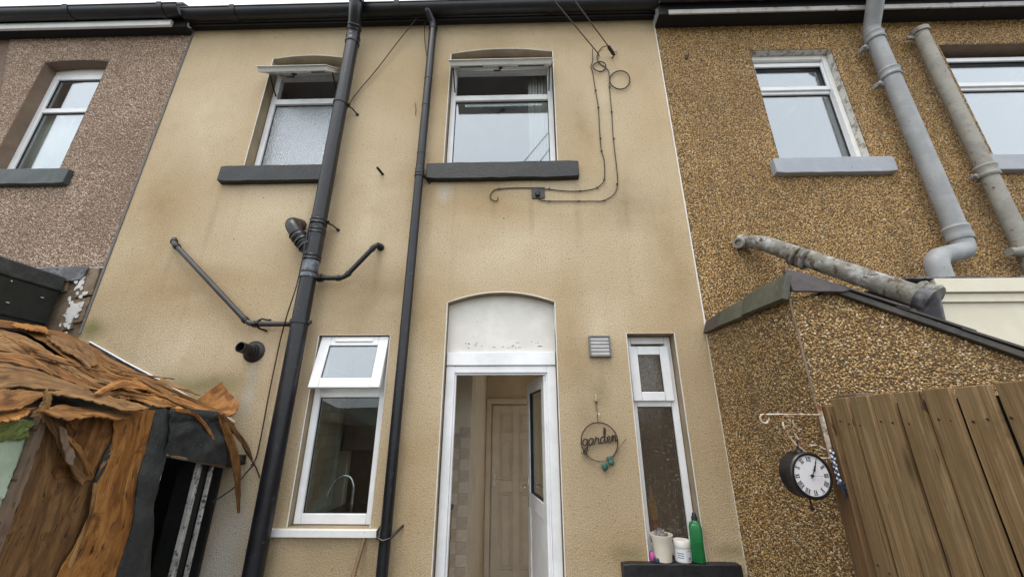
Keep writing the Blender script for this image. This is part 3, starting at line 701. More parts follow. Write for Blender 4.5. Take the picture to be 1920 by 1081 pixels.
def plain_window(parent, x0, x1, z0, z1, zt, y, glass, fw=.06, sash=True, mat='upvc'):
    w = bars(x0, x1, z0, z1, fw, y, y+.06); w.box(x0+fw, x1-fw, y+.001, y+.055, zt-.03, zt+.03)
    fr = w.build('window', M[mat], parent, bevel=.006)
    for a, c in ((z0+fw, zt-.03), (zt+.03, z1-fw)):
        bars(x0+fw-.005, x1-fw+.005, a-.005, c+.005, .014, y+.018, y+.036).build('gasket', M['gasket'], fr)
        MB().box(x0+fw, x1-fw, y+.024, y+.030, a, c).build('pane', glass, fr)
    if sash: bars(x0+.03, x1-.03, zt+.005, z1-.03, .05, y-.022, y-.002).build('sash', M[mat], fr, bevel=.005)
    return fr
plain_window(HL, -5.41, -4.66, 4.03, 5.46, 4.94, .125, M['gl_up'], .07, False)
MB().box(-5.41, -4.66, .128, .15, 5.46, 5.55).build('head_packer', M['upvc_dirty'], HL)
room('bedroom', -6.1, -4.0, .165, 1.9, 3.4, 5.75, M['int_grey'], HL)
MB().box(LX0, XL-.006, .03, .06, -.1, 2.984).build('lower_wall', M['stone'], HL, sharp=0)
# bared stone and flaking paint in the corner under the pebbledash
random.seed(8)
def jag(poly, n=5, a=.010):
    out = []
    for i in range(len(poly)):
        p, q = np.array(poly[i]), np.array(poly[(i+1) % len(poly)])
        for k in range(n):
            t = k/n; r_ = p+(q-p)*t
            if k: r_ = r_+np.array([random.uniform(-a, a), random.uniform(-a, a)])
            out.append(tuple(r_))
    return out
def slab_px(name, px, y, th, mat, parent, n=4, a=.008):
    P = [onY(u, v, y)[[0, 2]] for u, v in px]; P = jag(P, n, a)
    b = MB(); b.prism([(x, y, z) for x, z in P], (0, 0, 0), (0, th, 0)); return b.build(name, mat, parent, bevel=.003)
for px in ([(168, 502), (186, 501), (172, 552), (137, 558), (150, 525)], [(140, 562), (168, 556), (154, 600), (122, 612)], [(122, 575), (146, 570), (134, 615), (106, 622)], [(108, 512), (135, 508), (122, 545), (104, 550)]):
    slab_px('stone', px, .006, .03, M['stone'], HL)
for px in ([(134, 568), (146, 566), (152, 580), (140, 592), (130, 606), (122, 600), (124, 584)], [(150, 522), (158, 516), (148, 540), (138, 545)]):
    slab_px('paint_flake', px, -.004, .009, M['white_flake'], HL, 6, .012)
for k in range(22):
    t = random.random(); u0 = 156-38*t+random.uniform(-14, 12); v0 = 512+112*t; w_ = random.uniform(3, 9); h_ = random.uniform(3, 10)
    slab_px('paint_flake', [(u0, v0), (u0+w_, v0-1), (u0+w_*.8, v0+h_*.7), (u0+w_*.3, v0+h_), (u0-w_*.3, v0+h_*.5)], -.002-.002*random.random(), .006, M['white_flake'], HL, 3, .005)
slab_px('lead_flashing', [(55, 503), (166, 500), (160, 512), (150, 524), (116, 528), (90, 518)], -.012, .012, M['lead'], HL, 4, .006)
eaves(HL, LX0, XL, 5.89, .095, 6.018, .075, M['soffit'], M['gutter'], None, gy=-.20, joints=(-5.05, -3.98))
b = MB(); b.prism([(0, -.1135, 5.874), (0, -.140, 5.876), (0, -.150, 5.905), (0, -.146, 5.95), (0, -.1135, 5.955)], (LX0, 0, 0), (-3.93, 0, 0)); b.build('moulding', M['upvc'], HL, bevel=.002)

# ================================================================ RIGHT HOUSE
HR = thing('terraced_house', (3.6, 0, 0), 'golden brown pebbledashed terraced house on the right of the row', 'house', 'terraced houses in the row')
RX1 = 7.5; ZR = 5.83
O_nr = arch_loop(2.505, 3.365, 4.02, 5.455); O_nr2 = arch_loop(4.52, 5.75, 4.02, 5.475)
wall_sheet('wall', [(XR+.006, -.1), (RX1, -.1), (RX1, ZR), (XR+.006, ZR)], [O_nr, O_nr2], .004, M['mortar_r'], HR)
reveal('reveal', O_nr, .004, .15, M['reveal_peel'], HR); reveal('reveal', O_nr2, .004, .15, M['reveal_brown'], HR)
inr = lambda u, v: ((u > 2.497) & (u < 3.373) & (v > 3.99) & (v < 5.463)) | ((u > 4.512) & (u < 5.76) & (v > 3.99) & (v < 5.483))
pebbles('pebbles', HR, M['peb_r'], (0, .004, 0), (1, 0, 0), (0, 0, 1), (0, -1, 0), XR+.014, 5.75, 1.95, ZR, .0126,
        lambda u, v: ~inr(u, v) & (u < 4.35+(v-2.5)*.42) & ((v > 2.32) | (u < 1.9) | (u > 2.6)), 21)
sill(2.40, 3.515, 3.842, 4.012, -.06, M['sill_grey'], HR, .02, 7, rough=.002)
sill(4.32, 5.9, 3.842, 4.012, -.06, M['sill_grey'], HR, .02, 9, rough=.002)
plain_window(HR, 2.50, 3.37, 4.03, 5.40, 4.985, .115, M['gl_up'], .055, True)
MB().box(2.50, 3.37, .118, .15, 5.40, 5.46).build('head_packer', M['upvc_dirty'], HR)
b = MB(); b.box(3.315, 3.362, .075, .112, 4.02, 5.452); b.build('reveal_lining', M['upvc_dirty'], HR, bevel=.003)
MB().box(2.51, 3.315, .075, .112, 5.40, 5.452).build('reveal_lining', M['upvc_dirty'], HR, bevel=.003)
plain_window(HR, 4.515, 5.755, 4.03, 5.42, 4.99, .115, M['gl_up'], .055, True)
room('bedroom', 2.2, 3.8, .165, 2.0, 3.4, 5.75, M['int_grey'], HR); room('bedroom', 4.2, 6.2, .165, 2.0, 3.4, 5.75, M['int_grey'], HR)
eaves(HR, XR, RX1, 5.825, .15, 6.00, .075, M['soffit'], M['gutter_iron'], None, gy=-.245, joints=(2.6, 5.6))
b = MB(); b.prism([(0, -.168, 5.795), (0, -.182, 5.797), (0, -.186, 5.83), (0, -.181, 5.858), (0, -.168, 5.862)], (1.62, 0, 0), (RX1, 0, 0)); b.build('moulding', M['fascia_dirty'], HR, bevel=.002)
slab_px('wall_stain', [(1284, 103), (1292, 103), (1291, 110), (1285, 110)], -.006, .008, M['gasket'], HR, 2, .002)

# curtains behind glass
def curtain(x0, x1, y, z0, z1, label):
    n = 40; b = MB(); v = []; f = []
    for i in range(n+1):
        x = x0+(x1-x0)*i/n; yy = y+.018*math.sin(i*1.25)+.008*math.sin(i*.5)
        v += [(x, yy, z0), (x, yy+.004, z1)]
    for i in range(n): f.append((2*i, 2*i+2, 2*i+3, 2*i+1))
    b.add(v, f); o = b.build('curtain', M['curtain'], None, sharp=80); s = o.modifiers.new('thick', 'SOLIDIFY'); s.thickness = .002
    tag(o, label, 'curtain')
curtain(.10, .37, .24, 4.03, 5.62, 'white vertical curtain strip inside the right edge of the open arched window')
curtain(-5.62, -4.60, .20, 4.03, 4.98, 'pale net curtain behind the lower pane of the far left upstairs window')

# ================================================================ OUTHOUSE ON THE RIGHT, ITS SLATES, THE CREAM EXTENSION
OX, OY = 1.522, -1.05
OH = thing('outhouse', (2.2, -.5, 0), 'golden pebbledashed outhouse with slate topped wall beside the fence', 'outhouse')
b = MB(); top = [(OX, 2.30), (1.80, 2.315), (2.70, 1.915), (3.6, 1.5)]
b.prism([(OX, OY, 0)]+[(3.6, OY, 0)]+[(x, OY, z) for x, z in top[::-1]], (0, 0, 0), (0, .11, 0))
b.build('wall', M['mortar_r'], OH, sharp=0)
b = MB(); b.prism([(OX, OY+.111, 0), (OX, -.002, 0), (OX, -.002, 2.37), (OX, OY+.111, 2.31)], (0, 0, 0), (.11, 0, 0)); b.build('wall', M['mortar_r'], OH, sharp=0)
zt_ = lambda x: np.interp(x, [p[0] for p in top], [p[1] for p in top])
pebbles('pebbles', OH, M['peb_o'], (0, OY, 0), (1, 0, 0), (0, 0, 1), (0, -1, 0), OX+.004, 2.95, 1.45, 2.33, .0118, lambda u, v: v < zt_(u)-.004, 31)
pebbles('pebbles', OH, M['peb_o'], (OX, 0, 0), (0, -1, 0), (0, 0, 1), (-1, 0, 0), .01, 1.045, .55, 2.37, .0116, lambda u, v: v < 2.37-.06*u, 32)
MB().tube([(OX-.003, OY-.003, .0), (OX-.003, OY-.003, 2.305)], .006, 6).build('corner_bead', M['stone'], OH)
# slates hung along the top of the side wall, each lapping the next
random.seed(12)
for i, (ya, yb, mt, pr) in enumerate([(-.01, -.10, 'slate_purple', .000), (-.07, -.26, 'slate_purple', .006), (-.22, -.34, 'slate_dark', .012), (-.31, -.68, 'slate_green', .020), (-.64, -.70, 'slate_dark', .028), (-.67, -1.085, 'slate_green', .036)]):
    za = 2.345-.045*abs(ya); zb = 2.345-.045*abs(yb)
    h_ = .098+.0085*i; za -= .012; zb -= .012+.004*(i % 2)
    b = MB(); P = [(1.492-pr, ya, za), (1.492-pr, yb, zb), (1.530-pr*.5, yb-.004, zb+h_+.008), (1.530-pr*.5, ya+.01, za+h_)]
    b.prism(P, (0, 0, 0), (.034, 0, -.008)); b.build('slate', M[mt], OH, bevel=.003)
b = MB(); b.prism([(1.52, OY-.050, 2.318), (1.79, OY-.050, 2.312), (1.835, OY-.048, 2.322), (1.76, OY-.040, 2.372), (1.64, OY-.032, 2.428), (1.56, OY-.026, 2.455), (1.52, OY-.026, 2.460)], (0, 0, 0), (0, .03, .004))
b.build('slate', M['slate_purple'], OH, bevel=.004)
def rz(x): return 2.345-.425*(x-1.78)
for i in range(6):
    xa = 1.77+i*.30; xb = xa+.36+random.uniform(-.02, .03); th = .016
    b = MB(); zo = .0045
    P = [(xa, 0, rz(xa)+zo), (xb, 0, rz(xb)+zo+.012), (xb, 0, rz(xb)+zo+.012+th), (xa, 0, rz(xa)+zo+th)]
    b.prism(P, (0, OY-.034-random.uniform(0, .010), 0), (0, OY+.35, 0)); b.build('slate', M['slate_dark'], OH, bevel=.002)
b = MB(); P = [(1.78, 0, rz(1.78)-.036), (3.4, 0, rz(3.4)-.036), (3.4, 0, rz(3.4)+.004), (1.78, 0, rz(1.78)+.004)]
b.prism(P, (0, OY-.03, 0), (0, OY+.2, 0)); b.build('verge', M['slate_dark'], OH, bevel=.004)
b = MB(); P = [(1.62, 0, 2.36), (3.6, 0, rz(3.6)-.02), (3.6, 0, rz(3.6)-.002), (1.62, 0, 2.395)]
b.prism(P, (0, OY+.20, 0), (0, -.01, 0)); b.build('roof', M['slate_dark'], OH)

CE = thing('extension', (3.6, -.4, 0), 'cream clad flat roofed extension behind the slate edged outhouse roof', 'extension')
b = MB().box(2.575, 5.2, -.80, -.01, .0, 2.335); b.build('wall', M['cream'], CE, sharp=0)
MB().box(2.565, 5.21, -.818, -.80, 2.336, 2.392).build('trim', M['cream'], CE, bevel=.003)
MB().box(2.60, 5.22, -.838, -.80, 2.394, 2.485).build('fascia', M['cream'], CE, bevel=.004)
b = MB(); n = 26; v = []; random.seed(3)
for i in range(n+1):
    x = 2.43+(5.25-2.43)*i/n; j = random.uniform(-.006, .006) if i < 10 else random.uniform(-.002, .002)
    v += [(x, -.80, 2.486+j), (x, -.83, 2.488), (x, -.83, 2.500+j), (x, -.01, 2.53)]
f = []
for i in range(n):
    for k in range(4): f.append((i*4+k, i*4+(k+1) % 4, i*4+4+(k+1) % 4, i*4+4+k))
f += [(0, 1, 2, 3), (n*4+3, n*4+2, n*4+1, n*4)]
b.add(v, f); b.build('roof', M['lead'], CE, sharp=40)

# ================================================================ PIPES
def collar(c, axis, r, h, mat, parent, name='collar', lip=.006):
    c = Vector(c); ax = Vector(axis).normalized()
    return MB().lathe(c-ax*h/2, ax, [(0, r), (0, r+lip), (h*.16, r+lip*1.7), (h*.34, r+lip), (h*.66, r+lip), (h*.84, r+lip*1.8), (h, r+lip), (h, r)], 24).build(name, mat, parent)
def clip(c, r, tail, mat, parent, y_wall=0.0):
    c = Vector(c); b = MB()
    b.lathe(c-Vector((0, 0, .011)), (0, 0, 1), [(0, r), (0, r+.006), (.022, r+.006), (.022, r)], 24)
    b.tube([c+Vector((r*.8, .02, 0)), c+Vector((r+.03, .05, -.006)), Vector((c.x+r+tail, y_wall-.004, c.z-.022))], .0075, 8)
    b.lathe((c.x+r+tail, y_wall, c.z-.022), (0, -1, 0), [(0, .016), (.01, .016), (.014, .010)], 10)
    b.lathe(c+Vector((r+.016, .018, -.012)), (0, -.5, 1), [(0, .011), (.026, .011)], 8)
    return b.build('clip', mat, parent)
py = -.125; SX = float(np.mean([onY(u, v, py)[0] for u, v in ((640, 190), (600, 420), (575, 540), (530, 760), (478, 1050))])); SR = .066
SP = thing('soil_pipe', (SX, py, 0), 'thick black plastic soil pipe with branches running down the sand coloured wall', 'drain pipe')
zs = float(onY(668, 75, py)[2]); o1 = onY(663, 30, -.30); o2 = onY(656, -60, -.30)
MB().tube([(SX, py, 0.0), (SX, py, 2.86)], SR, 28).build('pipe', M['blackpipe'], SP)
MB().tube([(SX, py, 2.86), (SX, py, 3.05)], SR+.001, 28).build('pipe', M['scuffed'], SP)
MB().tube([(SX, py, 3.05), (SX, py, zs)], SR, 28).build('pipe', M['blackpipe'], SP)
MB().tube(bend([(SX, py, zs), (SX, py, zs+.10), (o1[0], -.30, zs+.30), (o1[0], -.30, 7.3)], .12, 6), SR, 28).build('pipe', M['blackpipe'], SP)
d_ = Vector((o1[0]-SX, -.30-py, .20)).normalized()
for c, ax, h in (((SX, py, zs-.01), (0, 0, 1), .11), (Vector((SX, py, zs+.10))+d_*.06, d_, .06), ((o1[0], -.30, zs+.36), (0, 0, 1), .07), ((o1[0], -.30, zs+.50), (0, 0, 1), .05)):
    collar(c, ax, SR, h, M['blackpipe'], SP)
zb = float(onY(590, 470, py)[2])
for u, v, h in ((604, 418, .05), (594, 436, .05), (585, 485, .05)):
    collar((SX, py, float(onY(u, v, py)[2])), (0, 0, 1), SR, h, M['blackpipe'], SP)
MB().tube([(SX, py, zb-.10), (SX, py, zb+.22)], SR+.005, 28).build('branch_socket', M['blackpipe'], SP)
e1 = onY(560, 443, py-.03); e2 = onY(545, 420, py-.03)
br = bend([(SX, py, zb-.04), e1, e2+np.array([0, .0, 0.01]), (e2[0]-.01, 0.0, e2[2]+.07)], .07, 6)
MB().tube(br, .061, 24).build('branch', M['blackpipe'], SP)
da = Vector(e1)-Vector((SX, py, zb-.04))
for t in (.52, .82, 1.04): collar(Vector((SX, py, zb-.04))+da*t, da, .061, .05, M['blackpipe'], SP)
for u, v in ((655, 195), (607, 415)):
    clip((SX, py, float(onY(u, v, py)[2])), SR, .06, M['blackpipe'], SP)
# waste pipes running into the soil pipe
def waste(pts, r, label, mat):
    T_ = thing('waste_pipe', tuple(pts[0]), label, 'waste pipe')
    P = bend(pts, .05, 5); MB().tube(P, r, 16).build('pipe', mat, T_)
    for i in range(1, len(pts)-1):
        for q in (pts[i-1], pts[i+1]):
            a = Vector(pts[i]); dd = (Vector(q)-a); L = min(.05, dd.length*.4); dd.normalize()
            collar(a+dd*L, dd, r, .03, M['blackpipe'], T_, lip=.004)
    return T_
w1 = [onY(320, 452, 0)+np.array([.03, .0, .02]), onY(326, 456, -.07), onY(467, 607, -.07), onY(574, 607, -.07)]
WL = waste([w1[0]]+w1[1:], .0225, 'long grey waste pipe sloping down to the thick black soil pipe from upper left', M['waste'])
c = Vector(onY(484, 606, -.07)); b = MB()
b.lathe(c-Vector((.011, 0, 0)), (1, 0, 0), [(0, .022), (0, .029), (.022, .029), (.022, .022)], 18)
b.tube([c+Vector((0, 0, .028)), c+Vector((.01, .02, .045)), c+Vector((.05, .045, .04)), c+Vector((.055, .066, .05))], .008, 8)
b.tube([c+Vector((0, 0, -.028)), c+Vector((.01, .02, -.04)), c+Vector((.035, .045, -.045)), c+Vector((.04, .066, -.05))], .008, 8)
b.build('clip', M['blackpipe'], WL)
c = Vector((SX, py, w1[3][2]))
MB().lathe(c-Vector((0, 0, .016)), (0, 0, 1), [(0, SR), (0, SR+.010), (.032, SR+.010), (.032, SR)], 24).build('boss', M['blackpipe'], SP)
MB().lathe(c+Vector((-SR-.035, .045, 0)), (1, 0, 0), [(0, .022), (0, .034), (.04, .034), (.04, .03)], 16).build('boss', M['blackpipe'], SP)
MB().box(c.x+SR, c.x+SR+.03, c.y-.02, c.y+.01, c.z-.014, c.z+.014).build('boss', M['blackpipe'], SP, bevel=.003)
w2 = [onY(598, 521, -.09), onY(645, 521, -.09), onY(706, 458, -.08), onY(714, 464, 0)]
WR = waste(w2, .0215, 'short black waste pipe rising from the soil pipe towards the middle of the wall', M['blackpipe'])
c = Vector((SX, py, w2[0][2]))
MB().lathe(c-Vector((0, 0, .016)), (0, 0, 1), [(0, SR), (0, SR+.010), (.032, SR+.010), (.032, SR)], 24).build('boss', M['scuffed'], SP)
MB().lathe(Vector(w2[0])+Vector((-.005, 0, 0)), (1, 0, 0), [(0, .022), (0, .036), (.03, .036), (.03, .026), (.05, .026), (.05, .022)], 16).build('boss', M['blackpipe'], WR)
MB().lathe(Vector(w2[3]), (0, -1, 0), [(0, .034), (.02, .034), (.02, .022)], 16).build('flange', M['blackpipe'], WR)
# thin black downpipe
DY = -.075; DX = float(np.mean([onY(u, v, DY)[0] for u, v in ((797, 230), (770, 480), (740, 800), (722, 1040))])); DR = .040
DP = thing('downpipe', (DX, DY, 0), 'slim black rainwater downpipe between the kitchen window and the back door', 'drain pipe')
zt2 = float(onY(812, 52, DY)[2]); gtop = onY(802, 14, -.17)
MB().tube([(DX, DY, 0), (DX, DY, zt2)], DR, 20).build('pipe', M['blackpipe'], DP)
MB().tube(bend([(DX, DY, zt2-.02), (DX, DY, zt2+.05), (gtop[0], -.155, zt2+.15), (gtop[0], -.155, 6.0)], .05, 5), DR+.003, 20).build('pipe', M['blackpipe'], DP)
collar((DX, DY, zt2), (0, 0, 1), DR, .07, M['blackpipe'], DP, lip=.004)
for dz in (.16, .19): collar((gtop[0], -.155, zt2+dz), (0, 0, 1), DR, .025, M['blackpipe'], DP, lip=.005)
z_ = float(onY(783, 330, DY)[2])
clip((DX, DY, z_), DR, .045, M['blackpipe'], DP); collar((DX, DY, z_+.05), (0, 0, 1), DR, .06, M['blackpipe'], DP, lip=.003)
for u, v in ((792, 150), (786, 200), (779, 290)):
    zz = float(onY(u, v, DY)[2]); MB().lathe((DX, DY, zz), (.1, 0, 1), [(0, DR), (0, DR+.003), (.005, DR+.003), (.005, DR)], 20).build('wire_tie', M['waste'], DP)
z_ = float(onY(726, 1005, DY)[2]); b = MB()
b.tube([(DX-.058, -.01, z_+.05), (DX-.060, DY, z_+.03), (DX-.045, DY-.04, z_), (DX, DY-.052, z_-.015), (DX+.045, DY-.035, z_-.005), (DX+.085, -.02, z_+.04), (DX+.10, -.004, z_+.055)], .0085, 10)
b.build('clip', M['blackpipe'], DP)
# grey cast iron downpipe on the right house
GY = -.13; GX = float(np.mean([onY(u, v, GY)[0] for u, v in ((1666, 140), (1800, 440))])); GR = .074
GP = thing('downpipe', (GX, GY, 2.6), 'smooth grey painted iron pipe with a curved foot above the cream extension', 'drain pipe')
zt3 = float(onY(1640, 70, GY)[2]); zb3 = float(onY(1800, 445, GY)[2]); sh = onY(1762, 520, -.50)
g0 = onY(1650, -10, -.34)
MB().tube([(GX, GY, zb3), (GX, GY, zt3)], GR, 28).build('pipe', M['greypipe'], GP)
MB().tube(bend([(GX, GY, zt3), (GX, GY, zt3+.10), (g0[0], -.34, zt3+.42), (g0[0], -.34, 7.2)], .13, 7), GR, 28).build('pipe', M['greypipe'], GP)
foot = onY(1768, 505, -.33)
MB().tube(bend([(GX, GY, zb3+.01), (GX, GY, zb3-.12), (foot[0], -.30, zb3-.26), (foot[0]-.02, -.31, 2.50)], .11, 7), GR, 28).build('foot', M['greypipe'], GP)
for u, v, h in ((1642, 72, .10), (1663, 140, .10), (1800, 438, .13)):
    zc = float(onY(u, v, GY)[2]); collar((GX, GY, zc), (0, 0, 1), GR, h, M['greypipe'], GP, lip=.009)
for u, v in ((1640, 82), (1660, 150)):
    zc = float(onY(u, v, GY)[2])
    b = MB().box(GX-GR-.060, GX-GR+.02, GY+.02, GY+.05, zc-.045, zc-.005); b.lathe((GX-GR-.042, GY+.018, zc-.025), (0, -1, 0), [(0, .022), (.016, .020), (.022, .008)], 10)
    b.box(GX-GR-.060, GX-GR-.030, GY+.05, GY+.085, zc-.045, zc-.005)
    b.build('lug', M['greypipe'], GP, bevel=.004)
# rusting grey pipe further right
RY = -.11; RX = float(np.mean([onY(u, v, RY)[0] for u, v in ((1735, 90), (1853, 320))])); RR = .062
RP = thing('downpipe', (RX, RY, 2.5), 'rust flaked grey iron pipe with an open top at the far right', 'drain pipe')
zt4 = float(onY(1722, 58, RY)[2])
b = MB(); b.lathe((RX, RY, 2.52), (0, 0, 1), [(0, RR), (zt4-2.52, RR), (zt4-2.52, RR-.010), (zt4-2.70, RR-.011)], 28); b.build('pipe', M['greyrust'], RP)
MB().lathe((RX, RY, zt4-.05), (0, 0, 1), [(0, RR+.001), (0, RR+.014), (.05, RR+.016), (.05, RR+.001)], 28).build('collar', M['greyrust'], RP)
zc = float(onY(1856, 322, RY)[2]); collar((RX, RY, zc), (0, 0, 1), RR, .12, M['greyrust'], RP, lip=.010)
b = MB().box(RX-RR-.07, RX-RR+.02, RY+.01, RY+.04, zc-.06, zc-.02); b.lathe((RX-RR-.05, RY+.008, zc-.04), (0, -1, 0), [(0, .020), (.016, .018), (.02, .006)], 10); b.build('lug', M['greyrust'], RP, bevel=.004)
zc = float(onY(1715, 62, RY)[2]); MB().box(RX-RR-.06, RX-RR+.02, RY+.01, RY+.04, zc-.06, zc-.02).build('lug', M['greyrust'], RP, bevel=.004)
s1 = onY(1892, 472, RY-.02)
MB().tube([s1, s1+np.array([.16, 0, -.005])], [.034, .05], 20).build('stub', M['greyrust'], RP)
# rusty pipe lying across the outhouse
p0 = onY(1402, 458, -.10); p1 = onY(1735, 560, -.90)
IP = thing('iron_pipe', tuple(p0), 'rusty old iron pipe slanting down over the outhouse roof', 'iron pipe')
P = bend([onY(1384, 452, -.02), p0+np.array([.10, -.03, .0]), p1], .12, 6); n_ = len(P)
MB().tube(P, [.060]*2+[.062]*(n_-4)+[.064, .066], 28).build('pipe', M['rustpipe'], IP)
ax = Vector(p1)-Vector(p0)
for t, h, lip in ((.30, .05, .008), (.36, .05, .010), (.97, .10, .014)):
    collar(Vector(p0)+Vector((.04, -.012, 0))+ax*t, ax, .062, h, M['rustpipe'], IP, lip=lip)
MB().lathe(onY(1386, 455, -.075), (-.8, -.5, -.2), [(0, .050), (.02, .046), (.021, .03), (-.05, .028)], 18).build('open_end', M['greyrust'], IP)
MB().tube([Vector(p1)-ax*.03, Vector(p1)-ax*.025, Vector(p1)+ax*.03, Vector(p1)+ax*.034], [.064, .074, .077, .060], 22).build('socket', M['lead'], IP)
MB().tube([Vector(p1)+ax*.01, Vector(p1)+Vector((.02, .03, -.16))], .055, 18).build('outlet', M['lead'], IP)
st = onY(1733, 600, -.84); MB().tube([st, st+np.array([.01, 0, -.12])], .022, 12).build('stub', M['upvc_dirty'], IP)

# ================================================================ CABLES AND WALL FITTINGS
def cable(name, px, r, label, cat='cable', mat='cable', y=-.010, n=5, pts=None):
    P = pts if pts is not None else [onY(q[0], q[1], q[2] if len(q) > 2 else y) for q in px]
    o = MB().tube(smooth_path(P, n), r, 7).build(name, M[mat], None)
    return tag(o, label, cat)
clip_me = MB().box(-.010, .010, -.006, .004, -.006, .006).mesh('clip')
def clips(px, parent, y=-.012):
    for u, v in px: link('clip', clip_me, M['cable'], parent, tuple(onY(u, v, y)))
ca = cable('cable', [(1111, 92, -.03), (1111, 115), (1108, 125), (1111, 134), (1113, 146), (1117, 172), (1122, 202), (1124, 240), (1127, 278), (1133, 302), (1133, 335), (1126, 347), (1110, 355), (1085, 358), (1060, 358), (1020, 354), (985, 352), (935, 354), (922, 361), (919, 371), (926, 376), (932, 376), (934, 370)], .0046, 'thin black cable looping left past the wall plate and curling to a hook')
clips([(1117, 170), (1122, 202), (1126, 260), (1128, 283), (1133, 337), (1120, 352), (1088, 358), (1030, 354), (936, 354)], ca)
cb = cable('cable', [(1139, 86, -.06), (1128, 90), (1120, 102), (1121, 114), (1128, 122), (1137, 128), (1142, 138), (1143, 165), (1147, 212), (1150, 260), (1156, 312), (1158, 345), (1151, 364), (1131, 376), (1108, 377), (1080, 377), (1040, 377), (1018, 376), (1010, 372), (1008, 363)], .0046, 'thin black cable running down from the insulator into the wall plate')
clips([(1143, 163), (1147, 210), (1151, 260), (1157, 345), (1133, 376), (1085, 377), (1030, 377)], cb)
def ring(u, v, ru, rv, label, y=-.018):
    c = onY(u, v, y); ex = onY(u+ru, v, y)-c; ez = onY(u, v-rv, y)-c
    o = MB().tube([c+ex*math.cos(a)+ez*math.sin(a)+np.array([0, -.004*math.sin(a*2), 0]) for a in np.linspace(0, 2*math.pi, 33)[:-1]], .0065, 7, closed=True).build('cable_coil', M['cable'], None)
    return tag(o, label, 'cable')
ring(1124, 125, 12, 9, 'small coil of black cable under the crossing wires'); ring(1162, 150, 19, 17, 'larger round coil of black cable on the right of the two')
pl = MB().box(*(onY(997, 352, 0)[0], onY(1021, 352, 0)[0], -.012, -.001, onY(1000, 373, 0)[2], onY(1000, 352, 0)[2])).build('cable_plate', M['sill_grey'], None, bevel=.003)
pl.data.materials.clear(); pl.data.materials.append(M['waste'])
tag(pl, 'small square dark grey plate where the black cables enter the wall', 'wall plate')
c = Vector(onY(1008, 362, -.012)); MB().lathe(c+Vector((0, 0, .02)), (0, -.15, -1), [(0, .012), (.02, .024), (.055, .020), (.06, .008)], 12).build('cable_entry', M['cable'], pl)
INS = thing('line_insulator', tuple(onY(1152, 104, -.01)), 'black line insulator on a small hook near the eaves', 'insulator')
a0, a1 = Vector(onY(1140, 86, -.12)), Vector(onY(1152, 104, -.03)); dv = a1-a0
MB().lathe(a0, dv, [(0, .008), (dv.length*.05, .014)]+[(dv.length*(.1+.08*k), .016+.005*(k % 2)) for k in range(10)]+[(dv.length*.95, .012), (dv.length, .006)], 12).build('body', M['cable'], INS)
MB().tube([a1, Vector(onY(1149, 108, -.01)), Vector(onY(1147, 108, 0))], .006, 8).build('hook', M['iron'], INS)
MB().tube([a1, Vector(onY(1157, 100, -.02)), Vector(onY(1157, 96, -.02)), Vector(onY(1152, 98, -.02))], .0035, 6).build('wire_tail', M['cable'], INS)
HK = MB().tube([onY(1123, 105, 0), onY(1123, 104, -.04), onY(1121, 100, -.045)], .006, 8).build('cable_hook', M['iron'], None); tag(HK, 'little eye hook holding the left hand overhead wire', 'hook')
def wire(a, uv, yb, ext, label):
    A = np.array(a); B = CAM+ray(*uv)*((yb-CAM[1])/ray(*uv)[1]); d = B-A
    o = MB().tube([A+d*t+np.array([0, 0, -.02*t]) for t in np.linspace(0, ext, 12)], .0055, 6).build('overhead_wire', M['cable'], None); tag(o, label, 'wire')
wire(onY(1122, 101, -.045), (1040, 0), -.75, 14, 'overhead wire reaching the eye hook beside the small cable coil')
wire(a0, (1078, 0), -.75, 14, 'overhead wire stretched to the black insulator')
cable('cable', [(785, 30, -.10), (745, 80, -.05), (705, 132, -.03), (664, 181, -.03), (645, 215, -.02), (628, 262, -.02), (613, 315, -.09), (600, 360, -.05), (580, 420, -.20), (568, 480, -.20), (556, 535, -.18), (540, 585, -.15), (525, 640, -.04), (505, 735, -.03), (490, 815, -.03), (480, 858, -.03), (470, 872, -.04)], .0052, 'long brown cable hanging from the gutter and running down beside the soil pipe', mat='cable_brown')
cable('cable', [(797, 42, -.13), (796, 70, -.03), (801, 110, -.02), (803, 122, -.02)], .0045, 'short brown cable tail beside the top of the slim downpipe', mat='cable_brown')
cable('cable', [(478, 868, -.03), (462, 885, -.04), (440, 912, -.10), (412, 932, -.18), (398, 940, -.24)], .0055, 'grey cable sagging from the brown cable into the shed doorway', mat='waste')
cable('cable', [(487, 895, -.02), (478, 872, -.04), (462, 848, -.10), (448, 822, -.20), (425, 800, -.28)], .0050, 'loose brown cable end drooping under the shed eave', mat='cable_brown')
pg = MB().tube([onY(718, 327, 0), onY(707, 314, -.09)], .013, 10).build('wall_peg', M['cable'], None); tag(pg, 'stubby black peg sticking out between the two upstairs windows', 'peg')
o = MB().tube([onY(778, 193, -.004), onY(780, 205, -.012), onY(779, 216, -.004)], .003, 6).build('wire_scrap', M['cable_brown'], None); tag(o, 'tiny scrap of wire on the wall left of the slim downpipe', 'wire')
# boiler flue
fc = Vector(onY(477, 659, 0)); FL = thing('flue', tuple(fc), 'round black flue outlet on the wall above the ruined shed', 'flue')
MB().lathe(fc, (0, -1, 0), [(0, .088), (.008, .090), (.018, .078), (.026, .060), (.05, .054), (.052, .046)], 30).build('flange', M['cable'], FL)
MB().lathe(fc+Vector((0, -.04, 0)), (-.12, -1, .08), [(0, .046), (.02, .046), (.021, .052), (.032, .052), (.033, .043), (.12, .043), (.12, .037), (.03, .036)], 28).build('pipe', M['cable'], FL)
